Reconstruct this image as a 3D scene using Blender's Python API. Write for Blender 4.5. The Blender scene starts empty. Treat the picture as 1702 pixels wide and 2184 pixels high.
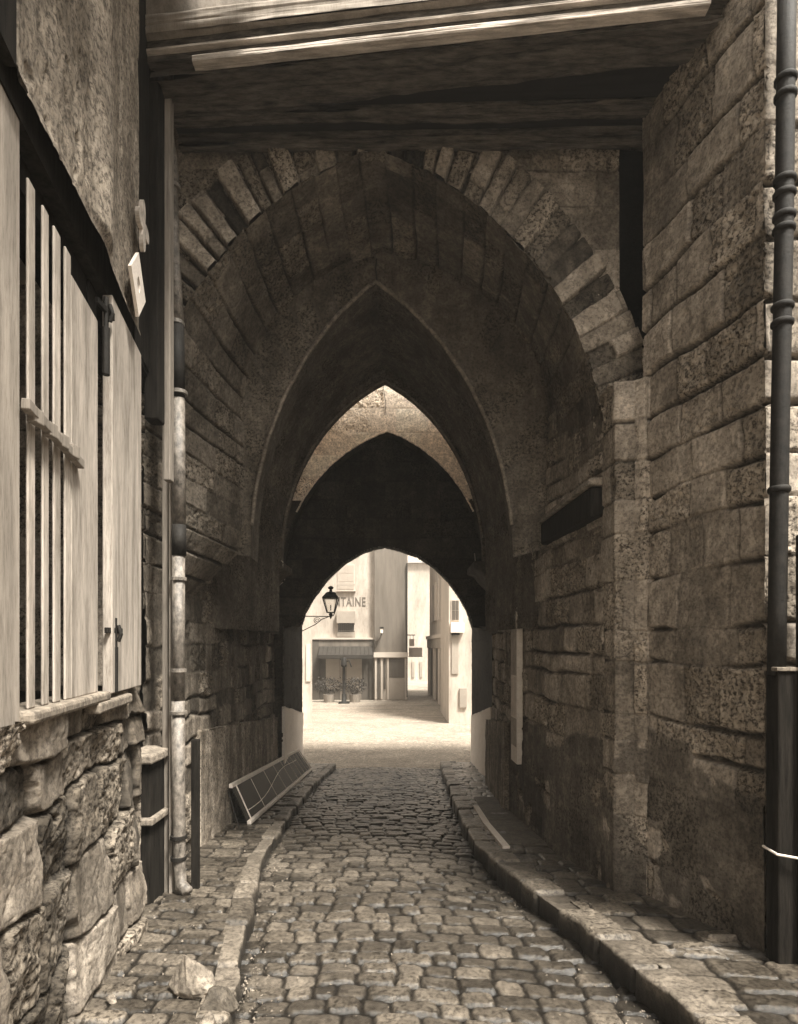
import bpy, math, random
import numpy as np
from mathutils import Vector, Matrix
C = bpy.context.scene
COL = C.collection
R = math.radians
random.seed(5)
EZ = 1.63                      # eye height above the ground under the camera
FP, CX, HY = 1300.0, 851.0, 1377.0

# ------------------------------------------------------------------ camera, world, sun, exposure
cam = bpy.data.cameras.new('camera')
co = bpy.data.objects.new('camera', cam); COL.objects.link(co)
cam.sensor_fit = 'AUTO'; cam.sensor_width = 36.0
cam.lens = 36.0 * FP / 2184.0
cam.shift_y = 285.0 / 2184.0
cam.clip_start = 0.05; cam.clip_end = 2000
co.location = (0, 0, EZ); co.rotation_euler = (R(90), 0, 0)
C.camera = co

SUN_EL, SUN_AZ = 58.0, 140.0    # azimuth measured from +Y towards +X
w = bpy.data.worlds.new('World'); C.world = w; w.use_nodes = True
nt = w.node_tree; nt.nodes.clear()
out = nt.nodes.new('ShaderNodeOutputWorld'); bg = nt.nodes.new('ShaderNodeBackground')
sky = nt.nodes.new('ShaderNodeTexSky'); sky.sky_type = 'NISHITA'; sky.sun_disc = False
sky.sun_elevation = R(SUN_EL); sky.sun_rotation = R(SUN_AZ); sky.dust_density = 3.0
hs = nt.nodes.new('ShaderNodeHueSaturation'); hs.inputs['Saturation'].default_value = 0.0
mx = nt.nodes.new('ShaderNodeMix'); mx.data_type = 'RGBA'; mx.blend_type = 'MULTIPLY'
mx.inputs[0].default_value = 1.0; mx.inputs[7].default_value = (1.0, 0.95, 0.87, 1)
nt.links.new(sky.outputs[0], hs.inputs['Color']); nt.links.new(hs.outputs[0], mx.inputs[6])
nt.links.new(mx.outputs[2], bg.inputs['Color']); bg.inputs['Strength'].default_value = 0.11
nt.links.new(bg.outputs[0], out.inputs['Surface'])

sl = bpy.data.lights.new('sun', 'SUN'); sl.energy = 3.6; sl.angle = R(12); sl.color = (1.0, 0.95, 0.86)
so = bpy.data.objects.new('sun', sl); COL.objects.link(so)
sd = Vector((math.sin(R(SUN_AZ)) * math.cos(R(SUN_EL)), math.cos(R(SUN_AZ)) * math.cos(R(SUN_EL)), math.sin(R(SUN_EL))))
so.rotation_euler = sd.to_track_quat('Z', 'Y').to_euler()

C.view_settings.view_transform = 'Standard'; C.view_settings.look = 'None'
C.view_settings.exposure = 1.6; C.view_settings.gamma = 1.0
C.view_settings.use_curve_mapping = False
C.cycles.max_bounces = 8; C.cycles.diffuse_bounces = 6

# ------------------------------------------------------------------ numeric helpers
def at(x, y, Y):               # a point of the place from its bearing and its distance
    return ((x - CX) * Y / FP, Y, EZ + (HY - y) * Y / FP)
def gz(Y):                     # ground level: the lane falls towards the gate, the square is nearly level
    Y = np.asarray(Y, float)
    return np.where(Y < 15.6, -0.088 * Y, -1.373 - 0.0098 * (Y - 15.6))
def hsh(i, j, s):
    v = np.sin(i * 127.1 + j * 311.7 + s * 74.7) * 43758.5453
    return v - np.floor(v)
def vn(x, y, s=0):
    xi = np.floor(x); yi = np.floor(y); fx = x - xi; fy = y - yi
    fx = fx * fx * (3 - 2 * fx); fy = fy * fy * (3 - 2 * fy)
    a = hsh(xi, yi, s); b = hsh(xi + 1, yi, s); c = hsh(xi, yi + 1, s); d = hsh(xi + 1, yi + 1, s)
    return (a * (1 - fx) + b * fx) * (1 - fy) + (c * (1 - fx) + d * fx) * fy
def fbm(x, y, s=0, o=4):
    t = 0; a = 1; n = 0
    for k in range(o):
        t = t + a * (vn(x, y, s + k * 13) - .5); n += a; a *= .55; x = x * 2.07 + 3.1; y = y * 2.07 + 1.7
    return t / n * 2
def sm(x):
    x = np.clip(x, 0, 1); return x * x * (3 - 2 * x)

def masonry(U, V, ve, seed, wr=(.3, .6), wav=.012, rc=.03, wf=1.3):
    """irregular coursed stones: value per stone, distance to the nearest joint, local coordinates"""
    Vw = V + wav * fbm(U * wf, V * wf * .7, seed, 3)
    Uw = U + wav * fbm(U * wf + 9, V * wf * 2, seed + 5, 3)
    ve = np.asarray(ve, float); k = np.clip(np.searchsorted(ve, Vw) - 1, 0, len(ve) - 2)
    rnd = np.zeros_like(U); du = np.zeros_like(U); lu = np.zeros_like(U); r2 = np.zeros_like(U)
    g = np.random.default_rng(seed); u0 = U.min() - 1; u1 = U.max() + 1
    for q in range(len(ve) - 1):
        e = [u0 - g.uniform(0, wr[1])]
        while e[-1] < u1: e.append(e[-1] + g.uniform(*wr))
        e = np.array(e); m = k == q
        if not m.any(): continue
        j = np.clip(np.searchsorted(e, Uw[m]) - 1, 0, len(e) - 2)
        du[m] = np.minimum(Uw[m] - e[j], e[j + 1] - Uw[m])
        lu[m] = (Uw[m] - (e[j] + e[j + 1]) / 2) / ((e[j + 1] - e[j]) / 2)
        rv = g.uniform(0, 1, len(e)); rw = g.uniform(0, 1, len(e)); rnd[m] = rv[j]; r2[m] = rw[j]
    dv = np.minimum(Vw - ve[k], ve[k + 1] - Vw); lv = (Vw - (ve[k] + ve[k + 1]) / 2) / ((ve[k + 1] - ve[k]) / 2)
    a = np.maximum(rc - du, 0); b = np.maximum(rc - dv, 0)
    dist = rc - np.sqrt(a * a + b * b)
    return dict(rnd=rnd, r2=r2, dist=dist, lu=lu, lv=lv, du=du, dv=dv)

def relief(U, V, m, joint=.014, depth=.02, off=.008, rough=.006, pit=.012, seed=0, tilt=.0015, fq=9, old=False, rend=None):
    op = sm((fbm(U * 1.7 + 5, V * 1.1, seed + 21, 3) + .25) / .7)            # where the mortar has washed out
    jh = joint * (.55 + 1.1 * op); jv = joint * (.45 + .35 * op)
    wob = .006 * fbm(U * 26, V * 26, seed + 31, 3)
    sh = sm((m['dv'] + wob) / jh); sv = sm((m['du'] + wob) / jv)
    s = np.minimum(sh, sv)
    ero = sm((m['r2'] - .45) / .4)
    if old: sh = sv = s = sm((m['dist'] + wob) / joint)
    h = depth * (s - 1) if old else -depth * np.maximum((1 - sh) * (.3 + 1.2 * op), (1 - sv) * (.25 + .35 * op))
    h = h + s * (off * (m['rnd'] * 2 - 1) + tilt * m['lv'] * (m['r2'] - .5) * 2 + tilt * m['lu'] * (m['rnd'] - .5) * 2)
    h = h + rough * (.35 + ero) * fbm(U * fq, V * fq, seed + 3, 5) + rough * .5 * ero * fbm(U * 40, V * 40, seed + 4, 3)
    p = vn(U * 34, V * 34, seed + 8) * vn(U * 17 + 4, V * 19, seed + 9)
    h = h - pit * (.25 + ero) * sm((p - .42) / .25)
    p2 = vn(U * 80, V * 80, seed + 18) * vn(U * 41 + 4, V * 43, seed + 19)
    h = h - pit * .6 * (.25 + ero) * sm((p2 - .4) / .25)
    jt = np.maximum((1 - sh) * (.4 + .6 * op), (1 - sv) * .6); darken = 0 * U
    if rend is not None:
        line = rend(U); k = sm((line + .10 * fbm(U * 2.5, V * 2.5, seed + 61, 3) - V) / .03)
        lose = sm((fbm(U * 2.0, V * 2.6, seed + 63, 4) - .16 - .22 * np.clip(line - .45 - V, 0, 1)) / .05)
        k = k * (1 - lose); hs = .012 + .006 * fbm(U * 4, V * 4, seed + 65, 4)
        h = h * (1 - k) + hs * k; jt = jt * (1 - k); darken = k * (.66 + .2 * fbm(U * 1.5, V * 1.5, seed + 67, 3))
    return h, dict(rnd=m['rnd'], jt=jt, ero=ero, darken=darken)

def edges(a, b, lo, hi, seed):
    g = np.random.default_rng(seed); e = [a]
    while e[-1] < b: e.append(e[-1] + g.uniform(lo, hi))
    return e

def newobj(name, me, mat, parent):
    if mat is not None: me.materials.append(mat)
    o = bpy.data.objects.new(name, me); COL.objects.link(o)
    if parent is not None: o.parent = parent
    return o

def sheet(name, P, H, att, mat, parent, flip=False, keep=None):
    """a height field laid on the (nu,nv,3) grid P, pushed out by H along its normal"""
    P = np.asarray(P, float); du = np.gradient(P, axis=0); dv = np.gradient(P, axis=1)
    N = np.cross(du, dv); N /= np.maximum(np.linalg.norm(N, axis=2, keepdims=True), 1e-9)
    if flip: N = -N
    if H is not None: P = P + N * np.asarray(H)[..., None]
    nu, nv = P.shape[:2]; idx = np.arange(nu * nv).reshape(nu, nv)
    a, b, c, d = idx[:-1, :-1], idx[1:, :-1], idx[1:, 1:], idx[:-1, 1:]
    F = np.stack([a, b, c, d] if not flip else [a, d, c, b], -1).reshape(-1, 4)
    if keep is not None:
        kk = (keep[:-1, :-1] & keep[1:, :-1] & keep[1:, 1:] & keep[:-1, 1:]).reshape(-1); F = F[kk]
    me = bpy.data.meshes.new(name)
    me.vertices.add(nu * nv); me.vertices.foreach_set('co', P.reshape(-1))
    me.loops.add(F.size); me.loops.foreach_set('vertex_index', F.reshape(-1).astype(np.int32))
    me.polygons.add(len(F)); me.polygons.foreach_set('loop_start', (np.arange(len(F)) * 4).astype(np.int32))
    me.update(calc_edges=True); me.polygons.foreach_set('use_smooth', np.ones(len(F), bool))
    for k, v in (att or {}).items():
        A = me.attributes.new(k, 'FLOAT', 'POINT'); A.data.foreach_set('value', np.asarray(v, np.float32).reshape(-1))
    me.update(); me.validate()
    return newobj(name, me, mat, parent)

def resample(pts, n):
    p = np.asarray(pts, float); s = np.r_[0, np.cumsum(np.linalg.norm(np.diff(p, axis=0), axis=1))]
    t = np.linspace(0, s[-1], n); return np.stack([np.interp(t, s, p[:, k]) for k in range(p.shape[1])], 1), s[-1]

class MB:
    def __init__(s): s.v = []; s.f = []
    def add(s, vs, fs):
        o = len(s.v); s.v += [tuple(v) for v in vs]; s.f += [tuple(i + o for i in f) for f in fs]
    def box(s, x0, x1, y0, y1, z0, z1):
        s.add([(x0, y0, z0), (x1, y0, z0), (x1, y1, z0), (x0, y1, z0), (x0, y0, z1), (x1, y0, z1), (x1, y1, z1), (x0, y1, z1)],
              [(3, 2, 1, 0), (4, 5, 6, 7), (0, 1, 5, 4), (1, 2, 6, 5), (2, 3, 7, 6), (3, 0, 4, 7)]); return s
    def hexa(s, b, t):          # bottom and top quads
        s.add(list(b) + list(t), [(3, 2, 1, 0), (4, 5, 6, 7), (0, 1, 5, 4), (1, 2, 6, 5), (2, 3, 7, 6), (3, 0, 4, 7)]); return s
    def prism(s, poly, dvec):
        n = len(poly); d = Vector(dvec); p = [Vector(q) for q in poly]
        s.add(p + [q + d for q in p], [tuple(range(n))[::-1], tuple(range(n, 2 * n))] + [(i, (i + 1) % n, n + (i + 1) % n, n + i) for i in range(n)]); return s
    def bar(s, a, b, wx, wy, up=(0, 0, 1)):
        a = Vector(a); b = Vector(b); t = (b - a).normalized(); u = Vector(up)
        if abs(t.dot(u)) > .95: u = Vector((0, 1, 0))
        x = t.cross(u).normalized(); y = x.cross(t)
        q = [(-wx, -wy), (wx, -wy), (wx, wy), (-wx, wy)]
        return s.hexa([a + x * i / 2 + y * j / 2 for i, j in q], [b + x * i / 2 + y * j / 2 for i, j in q])
    def tube(s, pts, r, n=10, cap=True):
        pts = [Vector(p) for p in pts]; m = len(pts); rs = r if isinstance(r, (list, tuple)) else [r] * m; vs = []; fs = []
        prev = None
        for i, p in enumerate(pts):
            t = (pts[min(i + 1, m - 1)] - pts[max(i - 1, 0)]).normalized()
            if prev is None:
                u = Vector((1, 0, 0)) if abs(t.x) < .9 else Vector((0, 1, 0))
            else: u = prev
            x = (u - t * u.dot(t)).normalized(); prev = x; y = t.cross(x)
            for k in range(n):
                a = 2 * math.pi * k / n; vs.append(p + (x * math.cos(a) + y * math.sin(a)) * rs[i])
        for i in range(m - 1):
            for k in range(n): fs.append((i * n + k, i * n + (k + 1) % n, (i + 1) * n + (k + 1) % n, (i + 1) * n + k))
        if cap: fs += [tuple(range(n))[::-1], tuple(range((m - 1) * n, m * n))]
        s.add(vs, fs); return s
    def build(s, name, mat, parent=None, bevel=0, smooth=False):
        me = bpy.data.meshes.new(name); me.from_pydata(s.v, [], s.f); me.update()
        if smooth: me.polygons.foreach_set('use_smooth', np.ones(len(me.polygons), bool))
        o = newobj(name, me, mat, parent)
        if bevel:
            b = o.modifiers.new('b', 'BEVEL'); b.width = bevel; b.segments = 2; b.limit_method = 'ANGLE'
        if smooth and bevel == 0:
            pass
        return o

def tag(o, label=None, cat=None, group=None, kind=None):
    if label: o['label'] = label
    if cat: o['category'] = cat
    if group: o['group'] = group
    if kind: o['kind'] = kind
    return o
def thing(name, label, cat, loc=(0, 0, 0), group=None):
    o = bpy.data.objects.new(name, None); COL.objects.link(o); o.location = (0, 0, 0); o.empty_display_size = .2
    return tag(o, label, cat, group)

# ------------------------------------------------------------------ materials (sepia-toned place: warm greys)
def tone(v, k=1.0):
    t = np.array([1.05, .945 - .035 * k * (1 - v), .85 - .10 * k * (1 - v)]); c = np.clip(v * t, 0, .9)
    return (float(c[0]), float(c[1]), float(c[2]), 1)
class NT:
    def __init__(s, name):
        s.m = bpy.data.materials.new(name); s.m.use_nodes = True; s.t = s.m.node_tree
        s.b = s.t.nodes['Principled BSDF']; s.co = s.t.nodes.new('ShaderNodeTexCoord')
    def n(s, ty, **k):
        x = s.t.nodes.new(ty)
        for a, b in k.items(): setattr(x, a, b)
        return x
    def l(s, a, b): s.t.links.new(a, b)
    def noise(s, sc, det=6, rough=.6, stretch=None):
        x = s.n('ShaderNodeTexNoise'); x.inputs['Scale'].default_value = sc; x.inputs['Detail'].default_value = det; x.inputs['Roughness'].default_value = rough
        src = s.co.outputs['Object']
        if stretch:
            mp = s.n('ShaderNodeMapping'); mp.inputs['Scale'].default_value = stretch; s.l(src, mp.inputs[0]); src = mp.outputs[0]
        s.l(src, x.inputs['Vector']); return x.outputs[0]
    def attr(s, nm):
        x = s.n('ShaderNodeAttribute'); x.attribute_name = nm; return x.outputs['Fac']
    def math(s, op, a, b=None, c=None):
        x = s.n('ShaderNodeMath', operation=op)
        for i, v in enumerate((a, b, c)):
            if v is None: continue
            if isinstance(v, (int, float)): x.inputs[i].default_value = v
            else: s.l(v, x.inputs[i])
        return x.outputs[0]
    def ramp(s, f, stops):
        x = s.n('ShaderNodeValToRGB'); s.l(f, x.inputs[0]); e = x.color_ramp.elements
        while len(e) < len(stops): e.new(.5)
        for q, (p, c) in zip(e, stops): q.position = p; q.color = c
        return x.outputs[0]
    def mix(s, f, a, b, mode='MIX'):
        x = s.n('ShaderNodeMix', data_type='RGBA', blend_type=mode)
        for i, v in ((0, f), (6, a), (7, b)):
            if isinstance(v, (int, float)): x.inputs[i].default_value = v
            elif isinstance(v, tuple): x.inputs[i].default_value = v
            else: s.l(v, x.inputs[i])
        return x.outputs[2]
    def out(s, col, rough=.85, bump=None, bs=.3, bd=.01, spec=.3, metal=0):
        if isinstance(col, tuple): s.b.inputs['Base Color'].default_value = col
        else: s.l(col, s.b.inputs['Base Color'])
        s.b.inputs['Roughness'].default_value = rough
        s.b.inputs['Specular IOR Level'].default_value = spec; s.b.inputs['Metallic'].default_value = metal
        if bump is not None:
            x = s.n('ShaderNodeBump'); x.inputs['Strength'].default_value = bs; x.inputs['Distance'].default_value = bd
            s.l(bump, x.inputs['Height']); s.l(x.outputs[0], s.b.inputs['Normal'])
        return s.m

def stone_mat(name, lo, hi, joint, dirt=.5, rough=.9, streak=.35, bs=.6, var=1.0, spec=.25):
    n = NT(name)
    r = n.attr('rnd'); a = n.noise(3.0, 8, .65); f = n.math('ADD', n.math('MULTIPLY', r, .55 * var), n.math('MULTIPLY', a, 1 - .55 * var * .9))
    base = n.ramp(f, [(.22, tone(lo)), (.5, tone((lo + hi) / 2)), (.8, tone(hi))])
    fine = n.noise(38, 6, .75); spk = n.ramp(fine, [(.41, (.14, .13, .12, 1)), (.53, (1.05, 1.04, 1.0, 1))])
    base = n.mix(n.math('ADD', n.math('MULTIPLY', n.attr('ero'), .45), .52), base, spk, 'MULTIPLY')
    lit = n.ramp(n.noise(11, 6, .7), [(.45, (.55, .53, .5, 1)), (.62, (1.25, 1.22, 1.17, 1))])
    base = n.mix(.6, base, lit, 'MULTIPLY')
    st = n.noise(2.2, 5, .6, (2.5, 2.5, .35)); st = n.ramp(st, [(.42, (.32, .3, .27, 1)), (.62, (1, 1, 1, 1))])
    base = n.mix(streak, base, st, 'MULTIPLY')
    blot = n.ramp(n.noise(1.1, 4, .6), [(.35, (.35, .33, .3, 1)), (.6, (1, 1, 1, 1))])
    base = n.mix(dirt, base, blot, 'MULTIPLY')
    col = n.mix(n.math('MULTIPLY', n.attr('jt'), .9), base, tone(joint))
    col = n.mix(n.math('MULTIPLY', n.attr('darken'), .88), col, tone(.012))
    return n.out(col, rough, n.noise(60, 8, .8), bs, .012, spec)

M = {}
M['wall'] = stone_mat('weathered ashlar', .16, .8, .02, var=.55, bs=1.0)
M['rubble'] = stone_mat('eroded rubble stone', .10, .66, .01, dirt=.7, streak=.6, var=.9, bs=1.0)
M['vous'] = stone_mat('arch stone', .05, .6, .02, dirt=.5, streak=.3, var=1.05)
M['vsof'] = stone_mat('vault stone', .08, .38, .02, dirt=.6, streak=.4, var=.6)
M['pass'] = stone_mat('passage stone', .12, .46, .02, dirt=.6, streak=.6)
M['vault'] = stone_mat('unlit vault stone', .04, .12, .015, dirt=.6, streak=.4, var=.7)  # lowered tone stands for the unlit inner vault
M['web'] = stone_mat('plastered vault web', .11, .30, .10, dirt=.6, streak=.4, var=.2)
M['shaded'] = stone_mat('soot black stone', .012, .025, .01, dirt=.3, streak=.1)  # near-black base: the passage's lack of light put into the colour
M['pale'] = stone_mat('pale vault wall', .8, .9, .5, dirt=.1, streak=.05, bs=.2)  # made pale so the slot wall looks brightly lit
M['sett'] = stone_mat('worn granite setts', .045, .22, .006, dirt=.5, streak=0, rough=.3, bs=.5, spec=.6, var=.9)
M['kerb'] = stone_mat('kerb stone', .08, .30, .02, dirt=.4, streak=0, rough=.42, spec=.5)
M['flag'] = stone_mat('flagstone', .14, .24, .03, dirt=.3, streak=0, rough=.6)
M['pier'] = stone_mat('pale pier stone', .3, .58, .1, dirt=.3)
M['rock'] = stone_mat('broken stone', .3, .62, .1, dirt=.3, streak=0)

def plain(name, v, var=.3, sc=6, rough=.8, bs=.3, stretch=None, spec=.3, metal=0, k=1.0, fine=50):
    n = NT(name); a = n.noise(sc, 7, .7, stretch)
    c = n.ramp(a, [(.3, tone(v * (1 - var), k)), (.7, tone(min(v * (1 + var), .88), k))])
    sp = n.ramp(n.noise(fine, 5, .7, stretch), [(.34, (.6, .58, .55, 1)), (.5, (1, 1, 1, 1))])
    c = n.mix(.5, c, sp, 'MULTIPLY')
    return n.out(c, rough, n.noise(fine, 7, .75, stretch), bs, .008, spec, metal)
M['plaster'] = plain('stained plaster', .3, .6, 2.5, .9, .5, (1, 1, .6))
M['render'] = stone_mat('grey stained render', .3, .66, .03, dirt=.6, streak=.8, var=.4, bs=.6)
M['plaster_l'] = stone_mat('dirty lime plaster', .3, .72, .03, dirt=.6, streak=.5, var=.5, bs=.9)
M['plaster_grey'] = plain('grey cement render', .3, .35, 3, .9, .4, (3, 3, .5))
M['white'] = plain('flat white', .8, .08, 3, .9, .3)
M['beam'] = plain('old timber beam', .09, .9, 4, .85, 1.0, (1.2, 7, 7), fine=22)
M['wood_pale'] = plain('weathered pale wood', .42, .5, 3, .75, .7, (4, 4, .5), fine=24)
M['wood_mid2'] = plain('brown weathered board', .33, .4, 3, .8, .5, (4, 4, .5), fine=24)
M['wood_mid'] = plain('brown wood', .22, .4, 5, .8, .5, (6, 6, .4), fine=30)
M['wood_dark'] = plain('dark tarred wood', .016, .8, 5, .8, .6, (6, 6, .6), fine=30, spec=.1)
M['iron'] = plain('rusty iron', .014, .7, 14, .7, .5, spec=.25)
M['zinc'] = plain('painted zinc pipe', .17, .9, 12, .4, .7, (2, 2, 1.4), spec=.6)
M['black'] = plain('black paint', .012, .3, 5, .6, .2)
M['moulding'] = plain('pale painted moulding', .52, .55, 3, .7, .5, (.9, 5, 5))
M['rail'] = plain('pale bare rail', .78, .15, 8, .6, .2)
M['paper'] = plain('posted paper', .7, .2, 5, .8, .2)
M['paper_grey'] = plain('printed paper', .42, .3, 9, .8, .2)
M['dust'] = stone_mat('dusty square paving', .34, .5, .18, dirt=.25, streak=0, bs=.3)
M['sand'] = plain('pale trodden ground', .62, .1, .8, .95, .3, fine=9)
M['earth'] = plain('dusty ground', .3, .2, .5, .95, .2)
M['far_wall'] = plain('pale far render', .42, .3, .9, .9, .1, (2, 2, .5), fine=6)
M['far_dark'] = plain('dark far render', .15, .35, .5, .9, .1, (3, 3, .4))
M['far_mid'] = plain('grey far render', .3, .2, .6, .9, .1)
M['far_trim'] = plain('far stone trim', .5, .1, 1, .9, .1)
M['shop'] = plain('shopfront paint', .09, .2, 2, .6, .1)
M['awning'] = plain('dark awning canvas', .035, .3, 3, .9, .1)
M['shade_pale'] = plain('pale blind', .38, .1, 2, .9, .1)
M['glass'] = plain('dull window glass', .1, .2, 1, .25, .0, spec=.6)
M['letter'] = plain('faded lettering', .13, .1, 3, .9, 0)
M['leaf'] = plain('dark shrub leaves', .05, .5, 8, .8, .2)
gm = NT('lantern glass'); gm.out((.8, .78, .7, 1), .1); gm.b.inputs['Transmission Weight'].default_value = .85; gm.b.inputs['Alpha'].default_value = .35; M['lglass'] = gm.m

# ------------------------------------------------------------------ the lie of the lane (plan)
LK = [(-4, .1), (1.5, -.53), (3.06, -.83), (3.88, -.98), (4.83, -1.14), (5.81, -1.31), (8.26, -1.45), (10.9, -1.53), (14.3, -1.5), (15, -1.5)]
RK = [(-4, 2.6), (0, 1.9), (2.8, 1.38), (3.48, 1.25), (4.1, 1.155), (4.84, 1.0), (5.5, .86), (6.17, .785), (7.5, .77), (10.4, .85), (12.5, .9), (15, 1.0)]
def f_lk(Y): return np.interp(Y, [p[0] for p in LK], [p[1] for p in LK])
def f_rk(Y): return np.interp(Y, [p[0] for p in RK], [p[1] for p in RK])
def f_lw(Y): return np.interp(Y, [-4, 4.11, 4.12, 4.95, 10.6, 14.5, 16], [-.177, -1.742, -2.05, -2.05, -2.17, -2.32, -2.32]) 
RWX = ([3.57, 4.68, 4.95, 6.07, 8.0, 10.6, 14.5], [2.145, 1.865, 1.66, 1.51, 1.46, 1.62, 1.75])
def f_rw(Y): return np.interp(Y, *RWX)
YEND = 14.4
def ystations(y0, y1, a=.011, b=.0022):
    y = [y0]
    while y[-1] < y1: y.append(y[-1] + a + b * max(y[-1] - 3.5, 0) )
    return np.array(y)

def sett_sheet(name, ys, xl, xr, lift, rows, wr, seed, nx, dome=.022, mat='sett', crown=0):
    nxs = nx; t = np.linspace(0, 1, nxs)
    Y = np.repeat(ys[:, None], nxs, 1); X = xl[:, None] * (1 - t) + xr[:, None] * t
    Z = gz(Y) + lift + crown * (1 - (2 * t - 1) ** 2)
    P = np.stack([X, Y, Z], -1)
    bend = .10 * np.sin((t - .5) * 2.5)[None, :] * 0 + .05 * fbm(X * .8, Y * .8, seed + 50, 3)
    V = Y + bend + .08 * (X - X.mean())
    ve = edges(V.min() - .3, V.max() + .3, rows[0], rows[1], seed)
    m = masonry(X, V, ve, seed, wr, .035, .042, 3.0)
    s = sm((m['dist'] + .004 * fbm(X * 30, Y * 30, seed + 70, 2)) / .02)
    h = dome * .8 * (s - 1) + s * .010 * (m['rnd'] * 2 - 1) + s * .012 * m['lv'] * (m['r2'] - .5) + s * .012 * m['lu'] * (m['rnd'] - .5)
    h -= .004 * (np.abs(m['lu']) ** 4 + np.abs(m['lv']) ** 4) + .004 * sm((vn(X * 60, Y * 60, seed) - .6) / .3) * s
    h += .02 * fbm(X * 1.2, Y * 1.2, seed + 7, 3) + .004 * fbm(X * 22, Y * 22, seed + 9, 3)
    darken = 0 * X
    if name == 'road':
        wr_ = .20 + .06 * fbm(Y * 2.2, X * 3, 91, 3); wl_ = .05 + .04 * fbm(Y * 2.6, X * 3, 92, 3)
        darken = np.maximum(sm(1.25 - (xr[:, None] - X) / np.maximum(wr_, .03)), sm(1.3 - (X - xl[:, None]) / np.maximum(wl_, .02)))  # darker bands along both kerbs
        darken = np.maximum(darken, .5 * sm(fbm(X * .9, Y * .5, 44, 4) * 1.6 - .1))
    return sheet(name, P, h, dict(rnd=m['r2'], jt=1 - sm((m['dist'] - .004) / .014), ero=m['rnd'], darken=darken), M[mat], None, flip=True)

# --- setting: ground, lane, pavements, kerbs, square
g = np.array([-300, -60, -4, 0, 15.6, 36, 60, 200, 900.]); gx = np.array([-600, -60, -10, 10, 60, 600.])
P = np.stack([np.repeat(gx[None], len(g), 0), np.repeat(g[:, None], len(gx), 1), np.repeat(np.interp(g, [-300, -4, 15.6, 36, 900], [.35, .35, -1.373, -1.58, -1.7])[:, None] - .14, len(gx), 1)], -1)
tag(sheet('ground', P, None, None, M['earth'], None, flip=True), kind='structure')
ys = ystations(1.9, YEND)
tag(sett_sheet('road', ys, f_lk(ys) - .02, f_rk(ys) + .02, 0, (.135, .185), (.14, .26), 11, 220, crown=.03), kind='structure')
ysl = ystations(1.5, YEND, .012, .0025)
tag(sett_sheet('pavement_left', ysl, f_lw(ysl) - .15, f_lk(ysl) - .13, .12, (.11, .17), (.18, .34), 23, 130, dome=.018), kind='structure')
ysr = ystations(1.9, YEND, .012, .0025)
xr = np.where(ysr < 3.50, 4.6, np.interp(ysr, [3.5, 3.6], [4.6, 2.35])); xr = np.where(ysr > 3.6, f_rw(ysr) + .2, xr)
tag(sett_sheet('pavement_right', ysr, f_rk(ysr) + .16, xr, .16, (.18, .25), (.18, .32), 31, 270, dome=.02), kind='structure')

def kerb(name, ys, f, side, w0, hgt, seed, wr=(.3, .62)):
    """a row of kerb stones: top plus road-side face as one profile swept along the edge"""
    prof = np.concatenate([np.stack([np.zeros(12), np.linspace(-.2, hgt - .02, 12)], 1), [[.006, hgt - .008], [.02, hgt]], np.stack([np.linspace(.035, w0, 14), np.full(14, hgt)], 1)])
    n = len(prof); Y = np.repeat(ys[:, None], n, 1)
    X = f(Y) + side * prof[None, :, 0]; Z = gz(Y) + prof[None, :, 1]
    P = np.stack([X, Y, Z], -1)
    V = np.tile((prof[:, 0] + prof[:, 1])[None], (len(ys), 1))
    m = masonry(Y, V * 0 + .5, [0, 1], seed, wr, .02, .03)
    s = sm(m['du'] / .03)
    h = .03 * (s - 1) + .014 * (m['rnd'] * 2 - 1) * s + .012 * fbm(Y * 9, V * 9, seed, 4) + .01 * fbm(Y * 2.5, V, seed + 4, 2)
    P[..., 0] -= side * .03 * fbm(Y * 3, Y * 0, seed + 2, 3)
    darken = sm(1.5 - (prof[:, 1] + prof[:, 0] * 3)[None] / (hgt * .8) + .35 * fbm(Y * 5, V * 3, seed + 6, 3))  # darker on the road-side face, fading across the top
    return tag(sheet(name, P, h, dict(rnd=m['r2'], jt=1 - sm(m['du'] / .014), ero=m['rnd'], darken=darken), M['kerb'], None, flip=(side > 0)), kind='structure')
kerb('kerb_left', ystations(1.8, YEND, .012, .002), f_lk, -1, .15, .12, 5)
kerb('kerb_right', ystations(1.8, YEND, .012, .002), f_rk, 1, .22, .165, 6)

# the square beyond the gate
for nm, x0, x1, y0, y1, nx, ny in (('square', -4.5, 4.5, 14.36, 24, 330, 420), ('square', -16, 16, 24.0, 62, 200, 200)):
    X = np.repeat(np.linspace(x0, x1, nx)[:, None], ny, 1); Y = np.repeat(np.linspace(y0, y1, ny)[None], nx, 0)
    m = masonry(X, Y, edges(y0 - .5, y1 + .5, .18, .26, 5), 5, (.2, .4), .05, .05, 1.0)
    s_ = sm(m['dist'] / .04); Z = gz(Y) + .012 - .03 * sm((14.9 - Y) / .5)
    cov = sm(fbm(X * .4, Y * .4, 8, 4) * 1.5 + .6)
    tag(sheet(nm, np.stack([X, Y, Z], -1), .02 * fbm(X, Y, 3, 3) + .012 * (s_ - 1) * (1 - cov * .7), dict(rnd=m['rnd'], jt=(1 - s_) * (1 - .8 * cov), ero=m['rnd']), M['dust'], None), kind='structure')

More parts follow.
